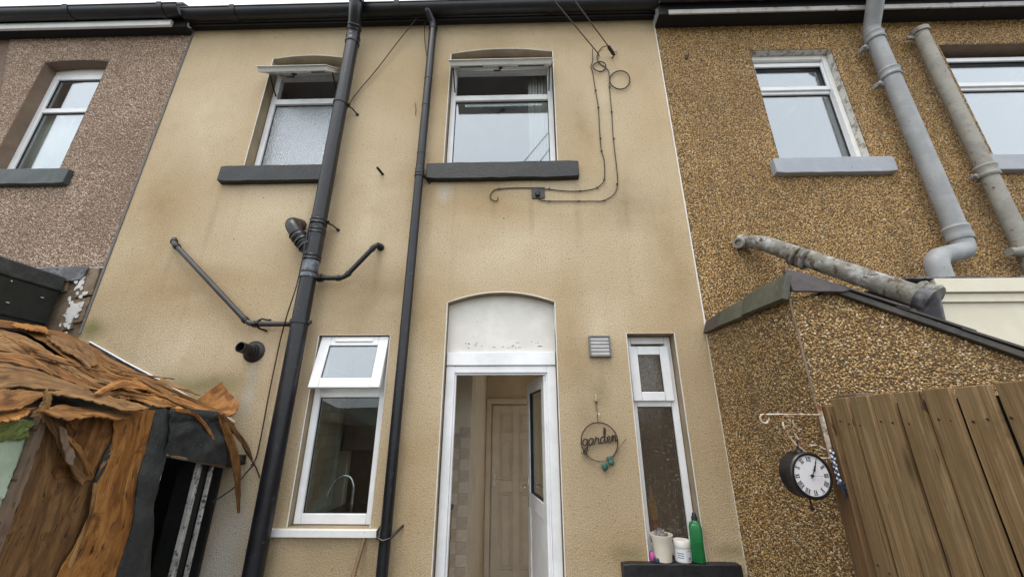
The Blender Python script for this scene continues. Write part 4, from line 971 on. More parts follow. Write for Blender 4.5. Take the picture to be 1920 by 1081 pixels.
# extractor vent
x0, x1, z0, z1 = .550, .726, 2.140, 2.314
V = thing('wall_vent', ((x0+x1)/2, 0, z0), 'square grey louvred extractor vent on the wall above the garden sign', 'vent')
bars(x0, x1, z0, z1, .013, -.034, 0).build('frame', M['vent_dark'], V, bevel=.003)
MB().box(x0+.013, x1-.013, -.010, -.002, z0+.013, z1-.013).build('backing', M['gasket'], V)
for k in range(5):
    za = z0+.014+k*.0296; b = MB(); b.prism([(0, -.031, za+.001), (0, -.022, za), (0, -.020, za+.027), (0, -.024, za+.0292)], (x0+.014, 0, 0), (x1-.014, 0, 0)); b.build('slat', M['alu'], V, bevel=.0015)
# garden hanging sign
gc = Vector((.582, -.016, 1.503)); SG = thing('garden_sign', (gc.x, 0, 1.36), 'round wire sign with the word garden hanging on the wall right of the back door', 'sign')
MB().tube([gc+Vector((.137*math.cos(a), -.003*math.sin(3*a), .137*math.sin(a))) for a in np.linspace(0, 2*math.pi, 49)[:-1]], .0042, 8, closed=True).build('ring', M['brown_iron'], SG)
hk = Vector(onY(1118, 750, -.02))
MB().tube(smooth_path([gc+Vector((0, 0, .137)), gc+Vector((-.003, 0, .18)), gc+Vector((.004, -.006, .205)), gc+Vector((-.010, -.004, .235)), hk+Vector((0, 0, -.02)), hk], 4), .0024, 6).build('string', M['brown_iron'], SG)
b = MB(); b.lathe(hk+Vector((0, .018, 0)), (0, -1, 0), [(0, .012), (.008, .014), (.016, .010), (.02, .004)], 10); b.tube([hk+Vector((0, -.002, -.008)), hk+Vector((0, -.006, .02)), hk+Vector((-.003, -.003, .05))], [.007, .006, .0025], 8)
b.build('hook', M['bracket_white'], SG)
b = MB(); b.lathe(gc+Vector((.006, -.008, .208)), (.3, -.2, -1), [(0, .002), (.006, .006), (.016, .006), (.024, .001)], 8); b.build('charm', M['bracket_white'], SG)
# hand lettering, drawn as pen strokes (letter space: x right, z up, x height 1)
strokes = {
 'g': [[(.92, .82), (.60, 1.0), (.22, .82), (.12, .42), (.30, .05), (.62, .10), (.86, .45), (.95, .95), (.92, .3), (.85, -.5), (.62, -1.15), (.30, -1.30), (.14, -1.0), (.36, -.62), (.80, -.25), (1.15, .10)]],
 'a': [[(.85, .85), (.52, 1.0), (.18, .75), (.10, .32), (.32, .02), (.62, .18), (.82, .60), (.88, .95), (.84, .40), (.92, .06), (1.15, .18)]],
 'r': [[(.0, .18), (.20, .60), (.28, 1.12), (.38, .86), (.62, .90), (.74, .80), (.68, .40), (.78, .04), (1.0, .16)]],
 'd': [[(.82, .82), (.50, 1.0), (.18, .75), (.10, .32), (.30, .02), (.60, .18), (.86, .75), (1.02, 1.6), (1.02, 2.25), (.90, 2.35), (.84, 1.7), (.84, .6), (.95, .05), (1.18, .18)]],
 'e': [[(.02, .2), (.42, .42), (.66, .72), (.55, 1.0), (.28, .85), (.20, .42), (.36, .04), (.66, .08), (.95, .40)]],
 'n': [[(.0, .35), (.16, .90), (.22, .98), (.22, .05), (.26, .40), (.50, .95), (.68, .92), (.70, .50), (.72, .05), (.98, .30)]]}
adv = {'g': 1.08, 'a': 1.08, 'r': .95, 'd': 1.12, 'e': .90, 'n': .95}
xc = 0; tot = sum(adv[c] for c in 'garden'); k = .262/tot
for ch in 'garden':
    b = MB()
    for s in strokes[ch]:
        P = [gc+Vector(((-tot/2+xc+x)*k, -.002, (z-.45)*k*1.05+((-tot/2+xc+x)*k)*.12+.006)) for x, z in s]
        Q = smooth_path(P, 5); rr = [.0036+.0016*abs(math.sin(i*.22)) for i in range(len(Q))]
        b.tube(Q, rr, 7)
    b.build('letter', M['brown_iron'], SG); xc += adv[ch]
MB().tube(smooth_path([gc+Vector((-.145, 0, -.075)), gc+Vector((-.09, -.008, -.108)), gc+Vector((0, -.010, -.138)), gc+Vector((.09, -.010, -.11)), gc+Vector((.145, -.006, -.04)), gc+Vector((.20, -.004, .02))], 5), .0032, 6).build('twig', M['stone'], SG)
def leaf(c, L, w, ang, tilt, parent, mat):
    b = MB(); n = 8; v = []
    for i in range(n+1):
        t = i/n; ww = w*math.sin(math.pi*min(max(t, .02), .98))**.7*.5
        for s in (-1, 0, 1): v.append((s*ww, -.006*math.sin(math.pi*t)+(.004 if s else 0), -L*t))
    f = []
    for i in range(n):
        for s in (0, 1): f.append((i*3+s, i*3+s+1, i*3+s+4, i*3+s+3))
    b.add(v, f); b.v = [tuple(Matrix.Translation(c) @ Matrix.Rotation(ang, 4, 'Y') @ Matrix.Rotation(tilt, 4, 'X') @ Vector(q)) for q in b.v]
    o = b.build('leaf', M[mat], parent); s = o.modifiers.new('t', 'SOLIDIFY'); s.thickness = .0015
leaf(gc+Vector((.028, -.016, -.138)), .068, .046, .10, .1, SG, 'leaf'); leaf(gc+Vector((.045, -.018, -.105)), .055, .05, -.9, .25, SG, 'leaf'); leaf(gc+Vector((.060, -.014, -.12)), .05, .045, -.5, -.1, SG, 'leaf')
# broom handle leaning under the kitchen window
q0, q1 = Vector(onY(684, 1006, -.02)), Vector(onY(662, 1081, -.10)); dq = (q1-q0).normalized(); L = (q0.z-.02)/-dq.z
WP = MB().tube([q0+dq*t for t in np.linspace(0, L, 8)], [.010]+[.0145]*7, 14).build('wooden_pole', M['handle_wood'], None); tag(WP, 'weathered wooden broom pole leaning on the wall under the kitchen window', 'pole')
# kitchen fittings behind the glass
KU = thing('kitchen_unit', (-1.2, .7, 0), 'oak kitchen unit with dark worktop just inside the back door', 'kitchen unit')
MB().box(-1.70, -.66, .45, .985, .88, .92).build('worktop', M['worktop'], KU, bevel=.004)
MB().box(-1.70, -.69, .49, .98, .08, .878).build('carcass', M['oak'], KU, sharp=0)
MB().box(-.688, -.672, .50, .97, .12, .86).build('end_panel', M['oak'], KU, bevel=.003)
KS = thing('sink_unit', (-1.3, .3, 0), 'kitchen sink worktop inside the kitchen window', 'sink unit')
MB().box(-1.70, -.80, .155, .44, .87, .905).build('worktop', M['darkwood'], KS, bevel=.003)
MB().box(-1.70, -.82, .18, .43, .05, .868).build('carcass', M['oak'], KS, sharp=0)
WC = thing('added_dark_cupboard', (-1.2, .85, 1.4), 'dark cupboards added behind the tap to darken the view into the kitchen', 'cupboard')  # added for their dark colour, so the kitchen looks dim through the glass
MB().box(-1.70, -.76, .72, .985, 1.40, 2.25).build('carcass', M['worktop'], WC, sharp=0)
for k in range(3): MB().box(-1.695+k*.312, -1.39+k*.312, .700, .719, 1.405, 2.245).build('door', M['darkwood'], WC, bevel=.004)
MB().box(-1.70, -.80, .975, .99, .921, 1.399).build('added_dark_panel', M['darkwood'], WC, sharp=0)  # dark panel added to dim the wall below the cupboards
TP = thing('kitchen_tap', (-1.375, .3, .905), 'chrome swan neck kitchen tap standing behind the kitchen window', 'tap')
tz = [(-1.372, .30, .905), (-1.372, .30, 1.10), (-1.376, .30, 1.16), (-1.405, .30, 1.215), (-1.455, .30, 1.232), (-1.51, .30, 1.215), (-1.552, .30, 1.165), (-1.568, .30, 1.125)]
MB().tube(smooth_path(tz, 5), .0105, 12).build('spout', M['steel'], TP)
MB().tube([(-1.566, .30, 1.132), (-1.580, .30, 1.085)], [.013, .015], 12).build('nozzle', M['steel'], TP)
MB().lathe((-1.372, .30, .905), (0, 0, 1), [(0, .025), (.012, .024), (.05, .017)], 16).build('base', M['steel'], TP)
RK = thing('draining_rack', (-1.25, .28, .905), 'wire draining rack beside the kitchen tap', 'rack')
for k in range(7): MB().tube([(-1.31+k*.03, .22, .93), (-1.31+k*.03, .30, .96), (-1.31+k*.03, .38, .93)], .003, 6).build('wire', M['steel'], RK)
for yy in (.22, .38): MB().tube([(-1.32, yy, .93), (-1.12, yy, .93)], .003, 6).build('rail', M['steel'], RK)

# ================================================================ FENCE, BRACKET, CLOCK
FX = 1.53
FE = thing('fence', (FX, -1.9, 0), 'brown timber closeboard fence of upright boards beside the outhouse', 'fence')
random.seed(77)
def board_mesh(i):
    rng = random.Random(i); b = MB(); n = 10; v = []; f = []; ww = .1085
    for k in range(n+1):
        z = 1.735*k/n; w0 = rng.uniform(-.0015, .0015)
        v += [(-.012+w0, .0, z), (-.014+w0, -.02, z), (-.018+w0, -ww, z), (.000, -ww, z), (.000, 0, z)]
    for k in range(n):
        for q in range(5): f.append((k*5+q, k*5+(q+1) % 5, k*5+5+(q+1) % 5, k*5+5+q))
    f += [(4, 3, 2, 1, 0), tuple(n*5+q for q in range(5))]
    b.add(v, f); return b.mesh('board', sharp=30)
bm_ = [board_mesh(i) for i in range(4)]
for i in range(17):
    o = link('board', bm_[i % 4], M['fence'], FE, (FX-.003*random.random(), -1.165-i*.1165, random.uniform(-.002, .002)))
    o.rotation_euler = (random.uniform(-.004, .004), random.uniform(-.003, .003), random.uniform(-.04, .02))
    b = o.modifiers.new('bevel', 'BEVEL'); b.width = .003; b.segments = 2; b.limit_method = 'ANGLE'
nail_me = MB().lathe((0, 0, 0), (-1, 0, 0), [(0, .005), (.002, .004)], 8).mesh('nail')
for i in range(12):
    for z in (1.62, 1.04):
        for dy in (-.03, -.078): link('nail', nail_me, M['iron'], FE, (FX-.0195, -1.165-i*.1165+dy+random.uniform(-.006, .006), z+random.uniform(-.012, .012)))
for z in (.45, 1.05, 1.60): MB().box(FX+.016, FX+.066, -3.15, -1.15, z-.045, z+.045).build('rail', M['fence'], FE, bevel=.004)
MB().box(FX+.0105, FX+.0145, -3.15, -1.17, 0, 1.70).build('backing', M['felt_and_shade'], FE, sharp=0)  # black sheet added to paint the shade in the gaps between boards
MB().box(FX-.035, FX+.040, -1.158, -1.066, 0, 1.705).build('post', M['post'], FE, bevel=.005)
MB().box(FX+.012, FX+.09, -1.30, -1.166, 1.705, 1.752).build('rail', M['timber'], FE, bevel=.004)
# hanging basket bracket
BY = -1.12; bx = FX-.042
BK = thing('wall_bracket', (bx, BY, 1.6), 'rusty white scrolled iron bracket on the fence post holding the clock', 'bracket')
zb_ = float(onY(1545, 777, BY)[2]); zlo = float(onY(1563, 858, BY)[2])
MB().box(bx-.006, bx, BY-.014, BY+.014, zlo-.02, zb_+.05).build('back_strap', M['bracket_white'], BK, bevel=.001)
xe = float(onY(1424, 777, BY)[0])
MB().tube(smooth_path([(bx-.003, BY, zb_), (bx-.10, BY, zb_+.001), (xe+.03, BY, zb_+.002), (xe+.006, BY, zb_-.004), (xe, BY, zb_-.020), (xe+.010, BY, zb_-.036), (xe+.026, BY, zb_-.038), (xe+.036, BY, zb_-.028), (xe+.044, BY, zb_-.018)], 5), .0042, 8).build('arm', M['bracket_white'], BK)
sp = [onY(u, v, BY) for u, v in ((1482, 790), (1475, 779), (1468, 782), (1469, 798), (1478, 815), (1490, 830), (1505, 842), (1520, 852), (1540, 858), (1560, 858))]
MB().tube(smooth_path(sp, 5), .0042, 8).build('scroll', M['bracket_white'], BK)
sp = [onY(u, v, BY-.005) for u, v in ((1475, 779), (1485, 785), (1488, 795), (1495, 803), (1503, 804))]
MB().tube(smooth_path(sp, 5), .0035, 8).build('scroll', M['bracket_white'], BK)
sp = [onY(u, v, BY+.004) for u, v in ((1490, 812), (1500, 826), (1512, 836), (1530, 834), (1548, 842))]
MB().tube(smooth_path(sp, 5), .0032, 8).build('scroll', M['bracket_white'], BK)
# clock
CC = Vector(onY(1522, 891, BY-.045)); CR = .102
CK = thing('clock', (CC.x, BY, CC.z-CR), 'round black double sided clock with roman numerals hanging from the rusty bracket', 'clock')
CT = Matrix.Translation(CC) @ Matrix.Rotation(rad(6), 4, 'Z')
def ck(b, name, mat, bevel=0): return xform(b, CT).build(name, M[mat], CK, bevel=bevel)
ck(MB().lathe((0, .085, 0), (0, -1, 0), [(0, CR*.86), (.008, CR*.99), (.014, CR), (.03, CR*.93), (.06, CR*.93), (.072, CR), (.084, CR), (.090, CR*.95), (.0905, CR*.86), (.080, CR*.84)], 48), 'case', 'clock_black')
ck(MB().lathe((0, .004, 0), (0, -1, 0), [(0, CR*.85), (.004, CR*.85)], 48), 'dial', 'clock_face')
def stroke(b, p, q, w):
    p, q = np.array(p), np.array(q); d = q-p; n = np.array([-d[1], d[0]])/np.linalg.norm(d)*w/2
    P = [p+n, p-n, q-n, q+n]; b.prism([(x, 0, z) for x, z in P], (0, -.0008, 0), (0, 0, 0))
def numeral(txt, ang):
    b = MB(); H_ = .019; gw = {'I': .0058, 'V': .0125, 'X': .0125}; W_ = sum(gw[c] for c in txt); x = -W_/2
    for c in txt:
        w = gw[c]; cx = x+w/2
        if c == 'I': stroke(b, (cx, -H_/2), (cx, H_/2), .0026)
        if c == 'V': stroke(b, (cx-w*.36, H_/2), (cx, -H_/2), .0029); stroke(b, (cx+w*.36, H_/2), (cx, -H_/2), .0013)
        if c == 'X': stroke(b, (cx-w*.36, H_/2), (cx+w*.36, -H_/2), .0029); stroke(b, (cx+w*.36, H_/2), (cx-w*.36, -H_/2), .0013)
        x += w
    b.add([], [])
    stroke(b, (-W_/2, H_/2), (W_/2, H_/2), .0009); stroke(b, (-W_/2, -H_/2), (W_/2, -H_/2), .0009)
    R_ = CR*.70
    xform(b, Matrix.Translation((R_*math.sin(ang), -.0006, R_*math.cos(ang))) @ Matrix.Rotation(ang, 4, 'Y'))
    ck(b, 'numeral', 'ink')
for i, t in enumerate(('XII', 'I', 'II', 'III', 'IIII', 'V', 'VI', 'VII', 'VIII', 'IX', 'X', 'XI')): numeral(t, i*math.pi/6)
def hand(L, w, ang, y, tail=.012, spade=True, name='hand'):
    b = MB(); P = [(-w*.4, -tail), (w*.4, -tail), (w*.5, L*.45), (w*1.5, L*.58), (w*.9, L*.72), (.0004, L), (-.0004, L), (-w*.9, L*.72), (-w*1.5, L*.58), (-w*.5, L*.45)] if spade else [(-w/2, -tail), (w/2, -tail), (w/4, L), (-w/4, L)]
    b.prism([(x, 0, z) for x, z in P], (0, y-.001, 0), (0, y, 0)); xform(b, Matrix.Rotation(ang, 4, 'Y')); ck(b, name, 'ink')
hand(.046, .0038, rad(34), -.004); hand(.068, .0028, rad(29), -.006); hand(.062, .0012, rad(92), -.008, .022, False)
ck(MB().lathe((0, 0, 0), (0, -1, 0), [(0, .006), (.010, .005)], 14), 'hub', 'ink')
ck(MB().tube([(0, .045, CR*.98), (0, .045, CR+.045)], .005, 10).lathe((0, .045, CR*.94), (0, 0, 1), [(0, .018), (.014, .014), (.018, .006)], 14), 'hanger', 'clock_black')
ck(MB().tube([(.0, .045, -CR*.97), (.002, .045, -CR-.042)], .0045, 8).lathe((.002, .045, -CR-.05), (0, 0, 1), [(0, .003), (.004, .009), (.010, .009), (.014, .003)], 10), 'pendant', 'clock_black')
# beaded string on the post
BS = thing('bead_string', (bx-.01, BY-.02, 1.45), 'blue and white bead string with blue tassel hanging beside the clock', 'bead string')
bead_me = [MB().lathe((0, 0, -.006), (0, 0, 1), [(0, .002), (.003, .0044), (.006, .0052), (.009, .0044), (.012, .002)], 10).mesh('bead') for _ in range(2)]
bead_me[0].materials.append(M['beadwhite']); bead_me[1].materials.append(M['beadblue'])
sA, sB = np.array(onY(1559, 845, BY-.02)), np.array(onY(1573, 900, BY-.025))
for i in range(16):
    p = sA+(sB-sA)*i/15
    for s in (-1, 1):
        o = link('bead', bead_me[(i+(s > 0)) % 2], None, BS, tuple(p+np.array([s*.005*math.cos(i*.9), -.006*math.sin(i*.9)*s, 0])))
for k in range(6):
    e = sB+np.array([.01+.012*random.random(), -.006*random.random(), -.03-.05*random.random()])
    MB().tube(smooth_path([sB, sB+np.array([.004*k-.01, -.004, -.018]), e+(np.array([.03, 0, .03]) if k == 0 else 0)], 4), .003, 6).build('tassel', M['beadblue'] if k < 4 else M['cable'], BS)

# ================================================================ THINGS ON THE SLIM WINDOW SILL
sz = .737
PT = thing('ceramic_pot', (.968, -.005, sz), 'speckled cream pot full of grey clothes pegs on the black window sill', 'pot')
MB().lathe((.968, -.005, sz), (0, 0, 1), [(0, .052), (.004, .056), (.09, .063), (.135, .070), (.158, .078), (.163, .078), (.163, .072), (.10, .060)], 36).build('pot', M['ceramic'], PT)
random.seed(6)
for k in range(12):
    a = random.uniform(0, 6.28); r_ = random.uniform(.01, .05); c0 = Vector((.968+r_*math.cos(a), -.005+r_*math.sin(a), sz+.13)); t = Vector((random.uniform(-.02, .02), random.uniform(-.02, .02), .058+random.uniform(-.012, .012)))
    b = MB()
    for s in (-1, 1):
        d = Vector((math.cos(a+1.5), math.sin(a+1.5), 0))*.008*s; b.tube([c0+d, c0+t*.6+d*1.5, c0+t+d*.9], [.006, .007, .004], 6)
    tag(b.build('clothes_peg', M['pegs'], None), 'grey plastic clothes peg in the speckled cream pot', 'peg', 'pegs in the cream pot')
TB = thing('plastic_tub', (1.101, -.008, sz), 'white plastic tub with printed label between the pot and green bottle', 'tub')
MB().lathe((1.101, -.008, sz), (0, 0, 1), [(0, .050), (.006, .055), (.085, .055), (.088, .052)], 32).build('tub', M['tub'], TB)
MB().lathe((1.101, -.008, sz+.088), (0, 0, 1), [(0, .057), (.003, .058), (.036, .058), (.042, .054), (.043, .02)], 32).build('lid', M['tub'], TB)
def wrap(c, r, a0, a1, z0, z1, name, mat, parent):
    n = 12; b = MB(); v = []
    for i in range(n+1):
        a = a0+(a1-a0)*i/n; x, y = c[0]+r*math.cos(a), c[1]+r*math.sin(a); v += [(x, y, z0), (x, y, z1)]
    b.add(v, [(2*i, 2*i+2, 2*i+3, 2*i+1) for i in range(n)]); return b.build(name, mat, parent)
lb = wrap((1.101, -.008), .0558, -3.0, -.6, sz+.012, sz+.078, 'label', M['tublabel'], TB)
cc = (1.101, -.008)
for k in range(9): wrap(cc, .0563, -1.25+k*.045, -1.25+k*.045+(.02 if k % 2 else .03), sz+.020, sz+.036, 'barcode', M['blueink'], lb)
for k in range(3): wrap(cc, .0563, -2.55+.05*(k % 2), -1.75, sz+.030+k*.013, sz+.034+k*.013, 'print_line', M['blueink'], lb)
for a0, a1, za, zb in ((-1.42, -.70, .014, .016), (-1.42, -.70, .070, .072), (-1.42, -1.40, .014, .072), (-.72, -.70, .014, .072)): wrap(cc, .0563, a0, a1, sz+za, sz+zb, 'print_line', M['blueink'], lb)
GB = thing('green_bottle', (1.197, -.010, sz), 'flat green plastic bottle with dark cap at the right end of the sill', 'bottle')
T = Matrix.Translation((1.203, -.012, sz)) @ Matrix.Rotation(rad(-20), 4, 'Z') @ Matrix.Rotation(rad(2), 4, 'Y')
def rr(w, d, z, c=.012): return [(-w+c, -d, z), (w-c, -d, z), (w, -d+c, z), (w, d-c, z), (w-c, d, z), (-w+c, d, z), (-w, d-c, z), (-w, -d+c, z)]
b = MB(); rings = [rr(.037, .045, 0), rr(.042, .050, .008), rr(.042, .050, .205), rr(.037, .046, .225), rr(.019, .022, .245, .008), rr(.017, .019, .252, .008)]
v = [q for r_ in rings for q in r_]; f = [(i*8+k, i*8+(k+1) % 8, i*8+8+(k+1) % 8, i*8+8+k) for i in range(5) for k in range(8)]+[tuple(range(8))[::-1], tuple(40+k for k in range(8))]
b.add(v, f); T2 = T @ Matrix.Rotation(rad(90), 4, 'Z'); xform(b, T).build('body', M['green'], GB, bevel=.003)
xform(MB().lathe((0, 0, .252), (0, 0, 1), [(0, .021), (.022, .020), (.024, .014), (.042, .013), (.045, .011)], 20), T).build('cap', M['navy'], GB)
xform(MB().box(-.0432, -.0423, -.036, .036, .03, .195), T).build('label', M['creamlabel'], GB)
for k in range(7): xform(MB().box(-.020, .026, -.0522, -.0503, .070+k*.009, .073+k*.009), T).build('rib', M['green'], GB)
o = MB().lathe((.897, .010, sz), (0, 0, 1), [(0, .018), (.010, .022), (.03, .022), (.045, .017), (.05, .01)], 16).build('small_pot', M['pink'], None); tag(o, 'small pink plastic pot tucked behind the speckled cream pot', 'pot')
o = MB().lathe((.914, -.030, sz), (0, 0, 1), [(0, .016), (.004, .019), (.022, .018), (.026, .014)], 16).build('bottle_cap', M['bluey'], None); tag(o, 'dark blue bottle cap in front of the small pink pot', 'cap')
DB = thing('detergent_bottle', (.955, .235, .82), 'yellow and red bottle blurred behind the swirled glass of the slim window', 'bottle')
MB().box(.872, 1.254, .17, .30, .775, .80).build('shelf', M['upvc_dirty'], H)
MB().lathe((.987, .20, .80), (0, 0, 1), [(0, .034), (.15, .036)], 20).build('body', M['red'], DB); MB().lathe((.987, .20, .951), (0, 0, 1), [(0, .036), (.11, .036), (.14, .022)], 20).build('body', M['yellow'], DB); MB().lathe((.987, .20, 1.092), (0, 0, 1), [(0, .018), (.03, .015), (.09, .006)], 16).build('cap', M['tub'], DB)

# ================================================================ RUINED SHED ON THE LEFT
SFX, SE = -2.15, 1.66; SSL = .72/1.65
SH = thing('shed', (-3.1, -1.2, 0), 'ruined shed with peeling plywood roof and torn felt round its dark doorway', 'shed')
def roofp(u, v, lift=0.0):
    d = ray(u, v); t = (SE+lift+SSL*(SFX-CAM[0])-CAM[2])/(d[2]+SSL*d[0]); return CAM+d*t
SY0, SY1 = -2.6, -.13
b = MB(); zr = lambda x: SE+SSL*(SFX-x)
b.prism([(SFX-.02, 0, zr(SFX)-.065), (-3.62, 0, zr(-3.62)-.065), (-3.62, 0, zr(-3.62)-.03), (SFX-.02, 0, zr(SFX)-.03)], (0, SY0, 0), (0, SY1, 0)); b.build('roof', M['felt_and_shade'], SH)  # near-black deck paints the shade seen between the loose sheets
b = MB(); b.box(SFX-.12, SFX-.022, SY0, -.66, 0, SE-.06); b.box(-3.7, SFX-.12, SY0, SY0+.1, 0, SE-.08); b.box(-3.72, -3.62, SY0+.1, -.06, 0, 2.22); b.build('wall', M['greenpaint'], SH, sharp=0)
for ya, xb_ in ((-1.2, SFX-.13), (-.055, SFX-.10)): MB().box(-3.6, xb_, ya, ya+.025, 0, 1.58).build('shade_sheet', M['felt_and_shade'], SH, sharp=0)  # black sheets inside the shed paint the darkness of its doorway
def loft(name, Lp, Rp, mat, parent=None, nv=16, nu=5, th=.005, amp=.006, bulge=0., seed=0, tear=.0):
    rng = random.Random(seed); Lp = smooth_path(Lp, 3); Rp = smooth_path(Rp, 3)
    def samp(P, n):
        ds = [0]
        for i in range(1, len(P)): ds.append(ds[-1]+(P[i]-P[i-1]).length)
        o = []
        for k in range(n+1):
            s = ds[-1]*k/n; j = max(i for i in range(len(ds)) if ds[i] <= s+1e-9); j = min(j, len(P)-2)
            t = (s-ds[j])/max(ds[j+1]-ds[j], 1e-9); o.append(P[j].lerp(P[j+1], t))
        return o, ds[-1]
    A, la = samp(Lp, nv); B, lb = samp(Rp, nv); L = (la+lb)/2
    G = [[A[i].lerp(B[i], j/nu) for j in range(nu+1)] for i in range(nv+1)]
    off = Vector((seed*3.7, 1.3, 0))
    nr = []
    for i in range(nv+1):
        row = []
        for j in range(nu+1):
            t1 = G[min(i+1, nv)][j]-G[max(i-1, 0)][j]; t2 = G[i][min(j+1, nu)]-G[i][max(j-1, 0)]
            nn = t1.cross(t2); nn = nn.normalized() if nn.length > 1e-9 else Vector((1, 0, 0))
            if nn.dot(Vector(CAM)-G[i][j]) < 0: nn = -nn
            row.append(nn)
        nr.append(row)
    top = []; bot = []
    for i in range(nv+1):
        for j in range(nu+1):
            p = G[i][j]; u_ = j/nu
            h = amp*.55*noise.noise(p*5+off)+amp*.28*noise.noise(p*24+off)+.0025*noise.noise(p*80+off)+bulge*(.25 if mat.name != 'roofing_felt' else .8)*math.sin(math.pi*u_)
            q = p+nr[i][j]*h
            if tear and i in (0, nv):
                d = (G[1][j]-G[0][j]) if i == 0 else (G[nv-1][j]-G[nv][j]); q = q+d.normalized()*(rng.uniform(-1, 1)**3*tear*2.2+rng.uniform(-tear, tear)*.5)
            if tear and j in (0, nu) and 0 < i < nv:
                d = (G[i][1]-G[i][0]) if j == 0 else (G[i][nu-1]-G[i][nu]); q = q+d.normalized()*rng.uniform(-tear, tear)*.55
            top.append(q); bot.append(q-nr[i][j]*th)
    N = len(top); W1 = nu+1; f = []; uvs = []
    wid = (A[nv//2]-B[nv//2]).length
    UV = [(j/nu*wid, i/nv*L) for i in range(nv+1) for j in range(nu+1)]
    for i in range(nv):
        for j in range(nu):
            a = i*W1+j; f.append((a, a+1, a+1+W1, a+W1)); f.append((N+a, N+a+W1, N+a+1+W1, N+a+1))
    for i in range(nv):
        for j in (0, nu): a = i*W1+j; f.append((a, a+W1, N+a+W1, N+a))
    for j in range(nu):
        for i in (0, nv): a = i*W1+j; f.append((a, a+1, N+a+1, N+a))
    b = MB(); b.add(top+bot, f); me = b.mesh(name, sharp=40)
    ul = me.uv_layers.new(name='uv'); UV2 = UV+UV
    for lp in me.loops: ul.data[lp.index].uv = UV2[lp.vertex_index]
    return link(name, me, mat, parent)
sid = [0]
def roof_strip(Lp, Rp, mat, lift=.01, amp=.012, bulge=.01, tear=.02, liftr=None, nm='veneer_strip', nu=9, nv=26):
    sid[0] += 1
    liftr = lift if liftr is None else liftr
    return loft(nm, [roofp(u, v, lift) for u, v in Lp], [roofp(u, v, liftr) for u, v in Rp], M[mat], SH, nv, nu, .006, amp, bulge, sid[0], tear)
# the large delaminated sheets, far to near
roof_strip([(-60, 590), (0, 600), (60, 611), (118, 622), (165, 642), (200, 668), (255, 695), (310, 722), (370, 750), (432, 778)], [(-60, 604), (0, 612), (45, 620), (100, 652), (150, 690), (200, 716), (250, 730), (300, 747), (350, 764), (425, 784)], 'ply', .015, .02, .012)
roof_strip([(110, 628), (150, 640), (172, 658), (186, 680)], [(88, 630), (115, 655), (140, 668), (168, 690)], 'ply_dark', .04, .012, .01)
roof_strip([(-60, 606), (0, 616), (40, 628), (80, 650), (130, 682), (170, 708), (206, 720)], [(-60, 640), (0, 655), (40, 663), (80, 668), (110, 690), (150, 720), (196, 729)], 'ply_pale', .025, .018, .012)
roof_strip([(60, 656), (90, 668), (130, 700), (165, 716), (200, 732), (280, 752)], [(55, 662), (85, 690), (116, 709), (150, 722), (190, 737), (270, 760)], 'ply', .045, .015, .008)
roof_strip([(-60, 650), (0, 658), (50, 664), (85, 676), (118, 708)], [(-60, 672), (0, 676), (45, 684), (70, 690), (84, 696)], 'ply', .05, .015, .01)
roof_strip([(-60, 678), (0, 680), (50, 690), (90, 700), (120, 712), (180, 728)], [(-60, 730), (0, 728), (40, 724), (80, 728), (120, 734), (170, 742)], 'ply_dark', .05, .022, .02)
roof_strip([(-60, 735), (0, 732), (45, 728), (90, 732)], [(-60, 782), (0, 770), (40, 764), (70, 748)], 'ply', .06, .02, .02)
roof_strip([(105, 728), (150, 732), (200, 741), (250, 755), (278, 763)], [(103, 738), (150, 746), (200, 758), (238, 768), (268, 768)], 'ply_pale', .085, .012, .012)
roof_strip([(78, 770), (110, 760), (150, 764), (200, 767), (250, 764)], [(86, 774), (130, 786), (180, 780), (225, 786), (245, 783)], 'ply', .035, .016, .014)
roof_strip([(-50, 782), (0, 776), (30, 767), (58, 763)], [(-50, 796), (0, 790), (30, 785), (57, 773)], 'ply_bright', .035, .01, .012)
roof_strip([(176, 737), (195, 724), (215, 714), (240, 712), (275, 724)], [(186, 738), (205, 731), (228, 726), (250, 727), (278, 730)], 'ply_bright', .11, .008, .02, .005)
roof_strip([(222, 742), (250, 735), (290, 748), (325, 757)], [(228, 748), (255, 748), (295, 762), (330, 762)], 'ply', .07, .01, .015)
roof_strip([(300, 738), (330, 742), (365, 756), (400, 772)], [(270, 744), (310, 760), (350, 768), (395, 778)], 'ply_bright', .05, .012, .015)
roof_strip([(240, 700), (280, 716), (330, 738)], [(232, 712), (275, 730), (322, 748)], 'ply_bright', .045, .008, .008)
roof_strip([(20, 604), (60, 608), (84, 612), (92, 620)], [(24, 612), (60, 619), (80, 622), (90, 626)], 'ply_bright', .05, .008, .006)
random.seed(31)
for k in range(18):        # smaller slivers lying where the plies have split
    u0 = random.uniform(5, 300); t = u0/430; v0 = 625+120*t+random.uniform(-10, 70)*(1-t*.8); L = random.uniform(30, 110); dd = random.uniform(.22, .55); w = random.uniform(2, 6)
    if v0+L*dd > 770: continue
    a = [(u0+L*s, v0+L*s*dd+3*math.sin(s*3+k)) for s in (0, .33, .66, 1)]; c = [(x, y+w*math.sin(math.pi*min(max(s, .12), .9))) for (x, y), s in zip(a, (0, .33, .66, 1))]
    roof_strip(a, c, random.choice(['ply', 'ply_pale', 'ply_bright', 'ply_dark', 'ply']), .05+random.random()*.04, .005, .003, .012, nu=4, nv=12)
# torn flap standing up at the corner by the wall
loft('veneer_flap', [onY(413, 716, -.17), onY(390, 733, -.18), onY(358, 756, -.20), onY(340, 770, -.22)], [onY(450, 757, -.14), onY(443, 770, -.18), onY(432, 778, -.21), onY(395, 782, -.23)], M['ply_bright'], SH, 18, 8, .012, .006, -.014, 90, .008)
